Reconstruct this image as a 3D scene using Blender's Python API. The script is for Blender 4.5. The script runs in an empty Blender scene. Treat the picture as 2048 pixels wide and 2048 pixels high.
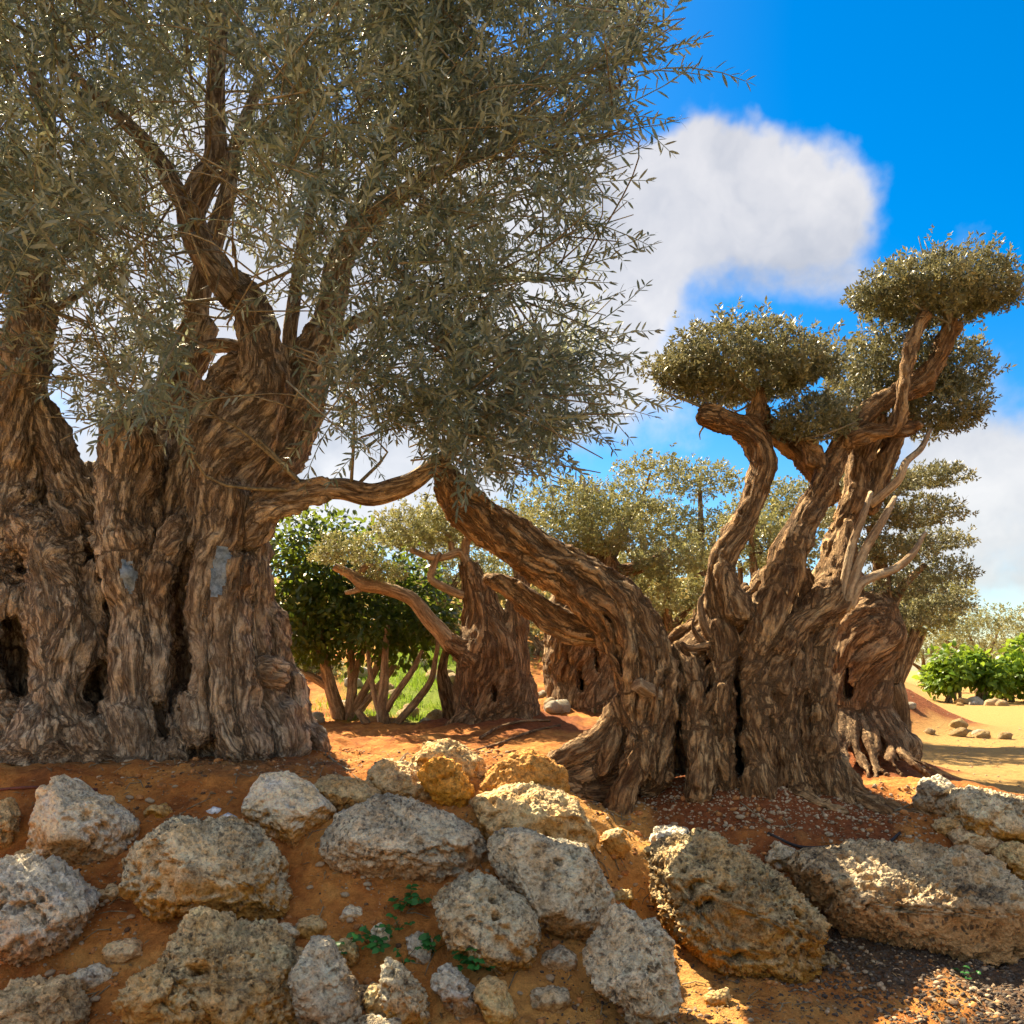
import bpy, math, random
import numpy as np
from mathutils import Vector, kdtree
import openvdb

rng = np.random.default_rng(7)
random.seed(7)
scene = bpy.context.scene
COL = scene.collection

# ------------------------------------------------------------------ camera
F, HOR, CAMZ = 1774.0, 1340.0, 1.6        # focal length in photo pixels, horizon row, eye height
cam_d = bpy.data.cameras.new("camera")
cam = bpy.data.objects.new("camera", cam_d)
COL.objects.link(cam)
cam.location = (0, 0, CAMZ)
cam.rotation_euler = (math.radians(90), 0, 0)
cam_d.sensor_width = 36.0
cam_d.lens = 36.0 * F / 2048.0
cam_d.shift_y = (HOR - 1024.0) / 2048.0
cam_d.clip_start = 0.05
cam_d.clip_end = 3000
scene.camera = cam

# ------------------------------------------------------------------ sky, sun, exposure
SUN_EL, SUN_AZ = math.radians(47), math.radians(-38)   # azimuth from +Y (view direction), minus = to the left
sun_dir = Vector((math.sin(SUN_AZ) * math.cos(SUN_EL), math.cos(SUN_AZ) * math.cos(SUN_EL), math.sin(SUN_EL)))
world = bpy.data.worlds.new("World")
scene.world = world
world.use_nodes = True
wn, wl = world.node_tree.nodes, world.node_tree.links
wn.clear()


def N(nodes, typ, **kw):
    n = nodes.new(typ)
    for k, v in kw.items():
        if k.startswith("i_"):
            key = k[2:]
            n.inputs[int(key) if key.isdigit() else key].default_value = v
        else:
            setattr(n, k, v)
    return n


def vmath(nodes, links, op, a, b=None):
    n = nodes.new("ShaderNodeVectorMath")
    n.operation = op
    for i, v in enumerate((a, b)):
        if v is None:
            continue
        if isinstance(v, (tuple, list, Vector)):
            n.inputs[i].default_value = tuple(v)
        else:
            links.new(v, n.inputs[i])
    return n


def fmath(nodes, links, op, a, b=None, clamp=False):
    n = nodes.new("ShaderNodeMath")
    n.operation = op
    n.use_clamp = clamp
    for i, v in enumerate((a, b)):
        if v is None:
            continue
        if isinstance(v, (int, float)):
            n.inputs[i].default_value = v
        else:
            links.new(v, n.inputs[i])
    return n.outputs[0]


def build_world():
    sky = N(wn, "ShaderNodeTexSky", sky_type="NISHITA", sun_disc=False)
    sky.sun_elevation = SUN_EL
    sky.sun_rotation = SUN_AZ
    sky.altitude = 100
    sky.air_density = 1.0
    sky.dust_density = 0.6
    sky.ozone_density = 2.0
    hsv = N(wn, "ShaderNodeHueSaturation", i_Saturation=1.6, i_Value=0.42)
    wl.new(sky.outputs[0], hsv.inputs["Color"])
    tc = N(wn, "ShaderNodeTexCoord")
    d = tc.outputs["Generated"]
    # cumulus clouds: soft ellipses of direction broken up by noise, with an added layer outside the frame
    warp = N(wn, "ShaderNodeTexNoise", i_Scale=5.0, i_Detail=5.0, i_Roughness=0.55)
    wl.new(d, warp.inputs["Vector"])
    w0 = vmath(wn, wl, "SUBTRACT", warp.outputs["Color"], (0.5, 0.5, 0.5))
    w1 = vmath(wn, wl, "SCALE", w0.outputs[0])
    w1.inputs["Scale"].default_value = 0.22
    dw = vmath(wn, wl, "ADD", d, w1.outputs[0])

    def pix(px, py):
        v = Vector(((px - 1024) / F, 1.0, (HOR - py) / F))
        return v.normalized()
    clouds = [  # (direction, half width, half height, weight)
        (pix(1490, 395), 0.098, 0.042, 1.0), (pix(1370, 465), 0.11, 0.050, 1.0), (pix(1590, 460), 0.055, 0.036, 0.75),
        (pix(1260, 580), 0.085, 0.075, 1.0), (pix(1090, 560), 0.14, 0.14, 0.9), (pix(1640, 610), 0.055, 0.03, 0.5),
        (pix(1950, 500), 0.06, 0.028, 0.4), (pix(1990, 840), 0.16, 0.06, 0.75), (pix(1930, 990), 0.14, 0.05, 0.6),
        (pix(2040, 1150), 0.22, 0.055, 0.75), (pix(700, 700), 0.22, 0.18, 0.9), (pix(300, 600), 0.2, 0.16, 0.8), (pix(560, 950), 0.2, 0.07, 0.9),
    ]
    total = None
    from mathutils import Matrix
    for (c, hw, hh, wt) in clouds:
        right = c.cross(Vector((0, 0, 1))).normalized()
        up = right.cross(c).normalized()
        mp = N(wn, "ShaderNodeMapping", vector_type="TEXTURE")
        mp.inputs["Location"].default_value = c
        mp.inputs["Rotation"].default_value = Matrix((right, c, up)).transposed().to_euler()
        mp.inputs["Scale"].default_value = (hw, max(hw, hh), hh)
        wl.new(dw.outputs[0], mp.inputs["Vector"])
        s = vmath(wn, wl, "DOT_PRODUCT", mp.outputs[0]).outputs["Value"]
        wl.new(mp.outputs[0], s.node.inputs[1])
        v = fmath(wn, wl, "MULTIPLY", fmath(wn, wl, "POWER", 0.406, s), wt)
        total = v if total is None else fmath(wn, wl, "ADD", total, v)
    # unseen broken cumulus outside the frame, added as neutral fill for the shade
    gen = N(wn, "ShaderNodeTexNoise", i_Scale=2.4, i_Detail=4.0, i_Roughness=0.5)
    wl.new(d, gen.inputs["Vector"])
    away = N(wn, "ShaderNodeMapRange", interpolation_type="SMOOTHSTEP")
    away.inputs["From Min"].default_value, away.inputs["From Max"].default_value = 0.80, 0.62
    wl.new(vmath(wn, wl, "DOT_PRODUCT", d, Vector((0.12, 1.0, 0.36)).normalized()).outputs["Value"], away.inputs["Value"])
    gm = N(wn, "ShaderNodeMapRange")
    gm.inputs["From Min"].default_value, gm.inputs["From Max"].default_value = 0.38, 0.55
    wl.new(gen.outputs[0], gm.inputs["Value"])
    total = fmath(wn, wl, "ADD", total, fmath(wn, wl, "MULTIPLY", gm.outputs[0], away.outputs[0]))
    fine = N(wn, "ShaderNodeTexNoise", i_Scale=11.0, i_Detail=7.0, i_Roughness=0.6)
    wl.new(d, fine.inputs["Vector"])
    tot = fmath(wn, wl, "ADD", total, fmath(wn, wl, "MULTIPLY", fmath(wn, wl, "SUBTRACT", fine.outputs[0], 0.5), 0.9))
    ramp = N(wn, "ShaderNodeMapRange", interpolation_type="SMOOTHSTEP")
    ramp.inputs["From Min"].default_value = 0.26
    ramp.inputs["From Max"].default_value = 0.85
    wl.new(tot, ramp.inputs["Value"])
    fac = fmath(wn, wl, "MULTIPLY", ramp.outputs[0], 0.86)
    # cloud brightness: bright heaps, greyer thin parts
    sh = N(wn, "ShaderNodeTexNoise", i_Scale=7.0, i_Detail=5.0)
    wl.new(dw.outputs[0], sh.inputs["Vector"])
    cr = N(wn, "ShaderNodeValToRGB")
    cr.color_ramp.elements[0].position, cr.color_ramp.elements[0].color = 0.3, (1.22, 1.22, 1.26, 1)
    cr.color_ramp.elements[1].position, cr.color_ramp.elements[1].color = 0.68, (2.3, 2.16, 2.0, 1)
    wl.new(sh.outputs[0], cr.inputs[0])
    mix = N(wn, "ShaderNodeMix", data_type="RGBA")
    wl.new(fac, mix.inputs["Factor"])
    wl.new(hsv.outputs[0], mix.inputs["A"])
    wl.new(cr.outputs[0], mix.inputs["B"])
    bg = N(wn, "ShaderNodeBackground", i_Strength=0.132)
    wl.new(mix.outputs["Result"], bg.inputs[0])
    out = N(wn, "ShaderNodeOutputWorld")
    wl.new(bg.outputs[0], out.inputs[0])


build_world()
world.cycles.sampling_method = "MANUAL"
world.cycles.sample_map_resolution = 256
sun_d = bpy.data.lights.new("sun", "SUN")
sun_d.energy = 5.0
sun_d.angle = math.radians(0.55)
sun_d.color = (1.0, 0.82, 0.56)
sun = bpy.data.objects.new("sun", sun_d)
COL.objects.link(sun)
sun.rotation_euler = (-sun_dir).to_track_quat("-Z", "Y").to_euler()
scene.view_settings.view_transform = "Standard"
scene.view_settings.look = "None"
scene.view_settings.gamma = 1.0
scene.view_settings.exposure = 1.85
scene.view_settings.use_curve_mapping = False
scene.render.engine = "CYCLES"
scene.cycles.use_denoising = True
scene.cycles.max_bounces = 4
scene.cycles.diffuse_bounces = 3
scene.cycles.glossy_bounces = 2
scene.cycles.transmission_bounces = 4
scene.cycles.use_light_tree = False
scene.cycles.use_adaptive_sampling = True
scene.cycles.adaptive_threshold = 0.02
scene.cycles.caustics_reflective = False
scene.cycles.caustics_refractive = False

# ------------------------------------------------------------------ numpy noise
_tab = np.random.default_rng(11)
_perm = np.concatenate([_tab.permutation(256)] * 3).astype(np.int32)
_grad = _tab.normal(size=(256, 3)).astype(np.float32)
_grad /= np.linalg.norm(_grad, axis=1)[:, None]
_rnd3 = _tab.random((256, 3)).astype(np.float32)


def pnoise(P, seed=0):
    P = np.asarray(P, np.float32) + np.float32(seed * 17.31)
    i = np.floor(P).astype(np.int32)
    f = P - i
    u = f * f * f * (f * (f * 6 - 15) + 10)
    i &= 255
    res = None
    px0, px1 = _perm[i[:, 0]], _perm[(i[:, 0] + 1) & 255]
    out = np.zeros(len(P), np.float32)
    for a in (0, 1):
        pa = px1 if a else px0
        wa = u[:, 0] if a else 1 - u[:, 0]
        for b in (0, 1):
            pb = _perm[(pa + i[:, 1] + b) & 255]
            wb = u[:, 1] if b else 1 - u[:, 1]
            for c in (0, 1):
                g = _grad[_perm[(pb + i[:, 2] + c) & 255]]
                wc = u[:, 2] if c else 1 - u[:, 2]
                dot = g[:, 0] * (f[:, 0] - a) + g[:, 1] * (f[:, 1] - b) + g[:, 2] * (f[:, 2] - c)
                out += wa * wb * wc * dot
    return out * 1.5


def fbm(P, octv=4, seed=0, gain=0.5, lac=2.03):
    s, a = np.zeros(len(P), np.float32), 1.0
    P = np.asarray(P, np.float32)
    for k in range(octv):
        s += a * pnoise(P, seed + k * 3)
        P = P * lac
        a *= gain
    return s


def worley(P, seed=0):
    P = np.asarray(P, np.float32) + np.float32(seed * 7.7)
    i = np.floor(P).astype(np.int32)
    f = P - i
    f1 = np.full(len(P), 9.0, np.float32)
    f2 = np.full(len(P), 9.0, np.float32)
    for a in (-1, 0, 1):
        for b in (-1, 0, 1):
            for c in (-1, 0, 1):
                h = _perm[(_perm[(_perm[(i[:, 0] + a) & 255] + i[:, 1] + b) & 255] + i[:, 2] + c) & 255]
                r = _rnd3[h]
                d = (a + r[:, 0] - f[:, 0]) ** 2 + (b + r[:, 1] - f[:, 1]) ** 2 + (c + r[:, 2] - f[:, 2]) ** 2
                f2 = np.minimum(f2, np.maximum(f1, d))
                f1 = np.minimum(f1, d)
    return np.sqrt(f1), np.sqrt(f2)


def smooth01(x):
    x = np.clip(x, 0, 1)
    return x * x * (3 - 2 * x)


# ------------------------------------------------------------------ mesh / object helpers
def mesh_np(name, V, Fc, smooth=True, attrs=None, mat=None):
    """V (n,3); Fc (m,3) or (m,4) or list of such arrays."""
    me = bpy.data.meshes.new(name)
    arrs = Fc if isinstance(Fc, list) else [Fc]
    arrs = [np.asarray(a, np.int32) for a in arrs if len(a)]
    loops = np.concatenate([a.ravel() for a in arrs])
    tot = np.concatenate([np.full(len(a), a.shape[1], np.int32) for a in arrs])
    start = np.concatenate([[0], np.cumsum(tot)[:-1]]).astype(np.int32)
    me.vertices.add(len(V))
    me.vertices.foreach_set("co", np.asarray(V, np.float32).ravel())
    me.loops.add(len(loops))
    me.loops.foreach_set("vertex_index", loops)
    me.polygons.add(len(tot))
    me.polygons.foreach_set("loop_start", start)
    me.polygons.foreach_set("loop_total", tot)
    me.update(calc_edges=True)
    if smooth:
        me.polygons.foreach_set("use_smooth", np.ones(len(tot), bool))
    for k, v in (attrs or {}).items():
        v = np.asarray(v, np.float32)
        if v.ndim == 2:
            at = me.attributes.new(k, "FLOAT_VECTOR", "POINT")
            at.data.foreach_set("vector", v.ravel())
        else:
            at = me.attributes.new(k, "FLOAT", "POINT")
            at.data.foreach_set("value", v)
    if mat:
        me.materials.append(mat)
    me.validate(verbose=False) if False else None
    return me


def link(name, me, parent=None, loc=None, kind=None):
    o = bpy.data.objects.new(name, me)
    COL.objects.link(o)
    if parent is not None:
        o.parent = parent
    if loc is not None:
        o.location = loc
    if kind:
        o["kind"] = kind
    return o


def tag(o, label, cat, group=None):
    o["label"] = label
    o["category"] = cat
    if group:
        o["group"] = group
    return o


def thing(name, label, cat, loc=(0, 0, 0), group=None):
    e = bpy.data.objects.new(name, None)
    COL.objects.link(e)
    e.location = loc
    e.empty_display_size = 0.2
    return tag(e, label, cat, group)


def at(px, py, Y):
    return np.array([(px - 1024) / F * Y, Y, CAMZ - (py - HOR) / F * Y])


def vnormals(V, Fc):
    n = np.zeros_like(V)
    a, b, c = V[Fc[:, 0]], V[Fc[:, 1]], V[Fc[:, 2]]
    fn = np.cross(b - a, c - a)
    if Fc.shape[1] == 4:
        d = V[Fc[:, 3]]
        fn = np.cross(c - a, d - b)
    for k in range(Fc.shape[1]):
        for ax in range(3):
            n[:, ax] += np.bincount(Fc[:, k], fn[:, ax], len(V))
    return n / (np.linalg.norm(n, axis=1)[:, None] + 1e-12)


# ------------------------------------------------------------------ terrain
_LY = np.array([-600, 0, 3.7, 4.0, 4.5, 5.0, 5.35, 5.8, 8, 10, 13, 18, 26, 45, 120, 900])
_LZ = np.array([-.02, -.02, -.02, .04, .40, .74, .93, 1.0, 1.0, 1.05, 1.6, 2.9, 4.3, 5.4, 6, 6])
_RY = np.array([-600, 0, 4.75, 5.05, 5.5, 5.8, 6.4, 8, 40, 900])
_RZ = np.array([0, 0, 0.01, .10, .47, .56, .62, .60, .60, .60])
MOUNDS = [(1.6, 6.3, 1.0, .27), (0.05, 9.0, .95, .17), (3.05, 8.3, 1.0, .36), (6.75, 15.4, 1.2, .5),
          (5.7, 14.6, 1.3, .5), (3.2, 6.5, .8, .14), (-3.1, 6.8, 1.5, .06)]


def Hbase(x, y):
    x, y = np.asarray(x, float), np.asarray(y, float)
    xc = np.interp(y, [4, 5, 6, 7.5, 10, 40, 900], [.42, .42, .32, 1.7, 3.2, 14, 320])
    w = np.interp(y, [4, 5, 6, 10, 40, 900], [.5, .6, .75, 1.6, 6, 60])
    t = smooth01((x - xc) / w * .5 + .5)
    z = np.interp(y, _LY, _LZ) * (1 - t) + np.interp(y, _RY, _RZ) * t
    for (mx, my, r, h) in MOUNDS:
        d2 = ((x - mx) ** 2 + (y - my) ** 2) / (r * r)
        z = z + h * np.exp(-1.6 * d2)
    return z


def Hfull(x, y):
    x, y = np.asarray(x, float), np.asarray(y, float)
    z = Hbase(x, y)
    P = np.stack([x.ravel(), y.ravel(), np.zeros(x.size)], 1)
    f30 = fbm(P * 16, 2, 15)
    n = .05 * fbm(P * 1.6, 3, 5) + .026 * fbm(P * 6, 3, 9) + .009 * f30 + .012 * np.maximum(f30 - .15, 0)
    amp = 1.0 / (1 + .0 * P[:, 1])
    fade = np.clip((60 - np.abs(P[:, 1])) / 40, .2, 1)
    field = smooth01((P[:, 0] - np.interp(P[:, 1], [4, 7, 10, 40], [9, 2.6, 3.6, 14])) / .8) * (P[:, 1] > 6.6)
    return z + (n * fade * (1 - .7 * field)).reshape(z.shape)


def ground_hit(px, py):
    """first point of the terrain along the line of sight through photo pixel (px, py)"""
    ys = np.arange(3.0, 60, .01)
    xs = (px - 1024) / F * ys
    zs = CAMZ - (py - HOR) / F * ys
    below = np.nonzero(zs < Hbase(xs, ys))[0]
    k = below[0] if len(below) else len(ys) - 1
    return np.array([xs[k], ys[k], Hbase(xs[k], ys[k])])


def gz(x, y):
    return float(Hfull(np.array([x]), np.array([y]))[0])


# ------------------------------------------------------------------ materials
def mat(name):
    m = bpy.data.materials.new(name)
    m.use_nodes = True
    nt = m.node_tree
    nt.nodes.clear()
    out = nt.nodes.new("ShaderNodeOutputMaterial")
    p = nt.nodes.new("ShaderNodeBsdfPrincipled")
    nt.links.new(p.outputs[0], out.inputs[0])
    return m, nt.nodes, nt.links, p, out


def ramp(nodes, links, src, stops):
    r = nodes.new("ShaderNodeValToRGB")
    e = r.color_ramp.elements
    while len(e) < len(stops):
        e.new(.5)
    for el, (pos, c) in zip(e, stops):
        el.position = pos
        el.color = (*c, 1) if len(c) == 3 else c
    links.new(src, r.inputs[0])
    return r.outputs[0]


def mixc(nodes, links, fac, a, b, mode="MIX"):
    m = nodes.new("ShaderNodeMix")
    m.data_type = "RGBA"
    m.blend_type = mode
    for key, v in (("Factor", fac), ("A", a), ("B", b)):
        if isinstance(v, (int, float)):
            m.inputs[key].default_value = v
        elif isinstance(v, (tuple, list)):
            m.inputs[key].default_value = (*v, 1)
        else:
            links.new(v, m.inputs[key])
    return m.outputs["Result"]


def noise(nodes, links, vec, scale, detail=4, rough=.55, dist=0):
    n = N(nodes, "ShaderNodeTexNoise", i_Scale=scale, i_Detail=detail, i_Roughness=rough, i_Distortion=dist)
    links.new(vec, n.inputs["Vector"])
    return n.outputs[0]


def bark_material(name, light, mid, dark, grey=(.3, .27, .22), greyamt=.5, scale=1.0, bump=1.0):
    m, n, l, p, out = mat(name)
    a = N(n, "ShaderNodeAttribute", attribute_name="bark")
    v = a.outputs["Vector"]
    tc = N(n, "ShaderNodeTexCoord").outputs["Object"]
    wv = N(n, "ShaderNodeTexNoise", i_Scale=7 * scale, i_Detail=3)
    l.new(v, wv.inputs["Vector"])
    wsc = vmath(n, l, "SCALE", wv.outputs["Color"])
    wsc.inputs["Scale"].default_value = .10 / scale
    vv = vmath(n, l, "ADD", v, wsc.outputs[0]).outputs[0]

    def ridged(sc, det):
        q = noise(n, l, vv, sc * scale, det, .6)
        return fmath(n, l, "ABSOLUTE", fmath(n, l, "SUBTRACT", fmath(n, l, "MULTIPLY", q, 2.0), 1.0))
    n1 = noise(n, l, vv, 13 * scale, 6, .66)
    n2 = noise(n, l, vv, 62 * scale, 4, .62)
    k1, k2 = ridged(17, 3), ridged(40, 3)
    n3 = noise(n, l, tc, 2.3, 3, .5)
    n4 = noise(n, l, tc, 9.0, 4, .6)
    n5 = noise(n, l, tc, 55.0, 4, .65)
    base = ramp(n, l, n1, [(.34, dark), (.46, mid), (.62, light)])
    g = N(n, "ShaderNodeMapRange")
    g.inputs["From Min"].default_value, g.inputs["From Max"].default_value = .42, .66
    g.inputs["To Max"].default_value = greyamt
    l.new(fmath(n, l, "ADD", fmath(n, l, "MULTIPLY", n3, .6), fmath(n, l, "MULTIPLY", n4, .4)), g.inputs["Value"])
    base = mixc(n, l, g.outputs[0], base, grey)
    fur = N(n, "ShaderNodeMapRange", interpolation_type="SMOOTHSTEP")
    fur.inputs["From Min"].default_value, fur.inputs["From Max"].default_value = .0, .22
    fur.inputs["To Min"].default_value, fur.inputs["To Max"].default_value = .8, .0
    l.new(k1, fur.inputs["Value"])
    base = mixc(n, l, fur.outputs[0], base, dark)
    zone = N(n, "ShaderNodeMapRange", interpolation_type="SMOOTHSTEP")
    zone.inputs["From Min"].default_value, zone.inputs["From Max"].default_value = .50, .64
    zone.inputs["To Max"].default_value = .45
    l.new(noise(n, l, vv, 3.2, 5, .62), zone.inputs["Value"])
    base = mixc(n, l, zone.outputs[0], base, tuple(.45 * a_ + .35 * b_ for a_, b_ in zip(mid, dark)))
    sp = ramp(n, l, n2, [(.3, (.5, .49, .48)), (.5, (.95, .95, .95)), (.7, (1.35, 1.32, 1.26))])
    base = mixc(n, l, 1.0, base, sp, "MULTIPLY")
    base = mixc(n, l, .7, base, ramp(n, l, n5, [(.3, (.6, .58, .55)), (.7, (1.3, 1.28, 1.22))]), "MULTIPLY")
    l.new(base, p.inputs["Base Color"])
    p.inputs["Roughness"].default_value = .92
    p.inputs["Specular IOR Level"].default_value = .2
    hgt = fmath(n, l, "ADD", fmath(n, l, "MULTIPLY", k1, .8),
                fmath(n, l, "ADD", fmath(n, l, "MULTIPLY", k2, .45), fmath(n, l, "ADD", fmath(n, l, "MULTIPLY", n1, .8), fmath(n, l, "ADD", fmath(n, l, "MULTIPLY", n2, .35), fmath(n, l, "MULTIPLY", n5, .4)))))
    b = N(n, "ShaderNodeBump", i_Strength=bump, i_Distance=.07)
    l.new(hgt, b.inputs["Height"])
    l.new(b.outputs[0], p.inputs["Normal"])
    return m


M = {}
M["bark_old"] = bark_material("bark_old", (.74, .62, .46), (.50, .375, .245), (.085, .05, .03), (.66, .60, .50), .9)
M["bark_warm"] = bark_material("bark_warm", (.68, .47, .25), (.42, .245, .11), (.075, .035, .016), (.58, .46, .30), .4)
M["bark_far"] = bark_material("bark_far", (.60, .43, .25), (.40, .245, .125), (.09, .045, .022), (.52, .42, .29), .4, .8)
M["bark_smooth"] = bark_material("bark_smooth", (.55, .43, .28), (.42, .31, .19), (.22, .14, .08), (.50, .42, .31), .5, .7, .5)


def leaf_material(name, top, under, yellow, trans=.35, rough=.45):
    m, n, l, p, out = mat(name)
    a = N(n, "ShaderNodeAttribute", attribute_name="tint").outputs["Fac"]
    geo = N(n, "ShaderNodeNewGeometry")
    c1 = mixc(n, l, geo.outputs["Backfacing"], top, under)
    c2 = mixc(n, l, fmath(n, l, "MULTIPLY", fmath(n, l, "SUBTRACT", a, .68, True), 1.6), c1, yellow)
    br = ramp(n, l, a, [(0, (.42, .42, .42)), (.45, (.95, .95, .95)), (1, (1.5, 1.46, 1.35))])
    c3 = mixc(n, l, 1.0, c2, br, "MULTIPLY")
    l.new(c3, p.inputs["Base Color"])
    p.inputs["Roughness"].default_value = rough
    p.inputs["Specular IOR Level"].default_value = .35
    t = N(n, "ShaderNodeBsdfTranslucent")
    tcol = mixc(n, l, .5, c3, yellow)
    l.new(tcol, t.inputs[0])
    mx = N(n, "ShaderNodeMixShader", i_0=trans)
    l.new(p.outputs[0], mx.inputs[1])
    l.new(t.outputs[0], mx.inputs[2])
    l.new(mx.outputs[0], out.inputs[0])
    return m


M["olive_leaf"] = leaf_material("olive_leaf", (.14, .19, .145), (.30, .355, .305), (.30, .29, .10), .30)
M["pad_leaf"] = leaf_material("pad_leaf", (.145, .158, .085), (.215, .225, .145), (.33, .28, .10), .27)
M["pad_leaf_far"] = leaf_material("pad_leaf_far", (.20, .215, .095), (.26, .27, .15), (.38, .34, .09), .34)
M["citrus_leaf"] = leaf_material("citrus_leaf", (.04, .085, .018), (.07, .12, .03), (.32, .40, .03), .45, .35)
M["bright_leaf"] = leaf_material("bright_leaf", (.14, .26, .02), (.17, .28, .04), (.36, .46, .03), .5, .4)
M["weed_leaf"] = leaf_material("weed_leaf", (.045, .20, .045), (.07, .2, .07), (.10, .30, .04), .35, .4)
M["grass"] = leaf_material("grass", (.15, .30, .02), (.17, .30, .04), (.36, .46, .04), .4, .5)


def soil_material():
    m, n, l, p, out = mat("soil")
    tc = N(n, "ShaderNodeTexCoord").outputs["Object"]
    zf = N(n, "ShaderNodeAttribute", attribute_name="field").outputs["Fac"]
    zd = N(n, "ShaderNodeAttribute", attribute_name="dark").outputs["Fac"]
    zr = N(n, "ShaderNodeAttribute", attribute_name="red").outputs["Fac"]
    zg = N(n, "ShaderNodeAttribute", attribute_name="green").outputs["Fac"]
    n1 = noise(n, l, tc, 1.7, 8, .68, .4)
    n2 = noise(n, l, tc, 22, 5, .7)
    n3 = noise(n, l, tc, 110, 3, .65)
    c = ramp(n, l, n1, [(.28, (.13, .05, .02)), (.42, (.38, .135, .035)), (.55, (.58, .245, .062)), (.72, (.76, .44, .14))])
    c = mixc(n, l, .75, c, ramp(n, l, n2, [(.3, (.55, .50, .46)), (.55, (1, 1, 1)), (.75, (1.3, 1.25, 1.15))]), "MULTIPLY")
    cf = ramp(n, l, n2, [(.3, (.34, .195, .065)), (.6, (.50, .315, .11))])
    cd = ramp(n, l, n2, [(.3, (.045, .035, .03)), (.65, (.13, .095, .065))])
    cr_ = ramp(n, l, n2, [(.3, (.14, .042, .016)), (.65, (.32, .11, .04))])
    cg = ramp(n, l, n2, [(.3, (.08, .13, .015)), (.65, (.22, .28, .03))])
    c = mixc(n, l, N(n, "ShaderNodeAttribute", attribute_name="sun_tint").outputs["Fac"], c, ramp(n, l, n2, [(.3, (.48, .26, .08)), (.62, (.80, .47, .14))]))  # golden sunlight painted into the soil colour along the strip
    c = mixc(n, l, zr, c, cr_)
    c = mixc(n, l, zf, c, cf)
    c = mixc(n, l, zg, c, cg)
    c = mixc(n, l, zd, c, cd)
    vor = N(n, "ShaderNodeTexVoronoi", i_Scale=48.0, i_Randomness=1.0)
    l.new(tc, vor.inputs["Vector"])
    grit = N(n, "ShaderNodeMapRange")
    grit.inputs["From Min"].default_value, grit.inputs["From Max"].default_value = .12, .22
    grit.inputs["To Min"].default_value, grit.inputs["To Max"].default_value = 1, 0
    l.new(vor.outputs["Distance"], grit.inputs["Value"])
    sel = N(n, "ShaderNodeSeparateColor")
    l.new(vor.outputs["Color"], sel.inputs[0])
    pick = fmath(n, l, "GREATER_THAN", sel.outputs[0], .72)
    gsel = fmath(n, l, "MULTIPLY", grit.outputs[0], pick)
    c = mixc(n, l, fmath(n, l, "MULTIPLY", gsel, .6), c, (.46, .34, .21))
    c = mixc(n, l, .35, c, ramp(n, l, n3, [(.3, (.5, .5, .5)), (.7, (1.4, 1.4, 1.4))]), "MULTIPLY")
    l.new(c, p.inputs["Base Color"])
    p.inputs["Roughness"].default_value = .95
    p.inputs["Specular IOR Level"].default_value = .15
    h = fmath(n, l, "ADD", fmath(n, l, "MULTIPLY", n2, 1.0), fmath(n, l, "ADD", fmath(n, l, "MULTIPLY", n3, .3), fmath(n, l, "MULTIPLY", gsel, .35)))
    b = N(n, "ShaderNodeBump", i_Strength=.9, i_Distance=.045)
    l.new(h, b.inputs["Height"])
    l.new(b.outputs[0], p.inputs["Normal"])
    return m


M["soil"] = soil_material()


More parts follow.
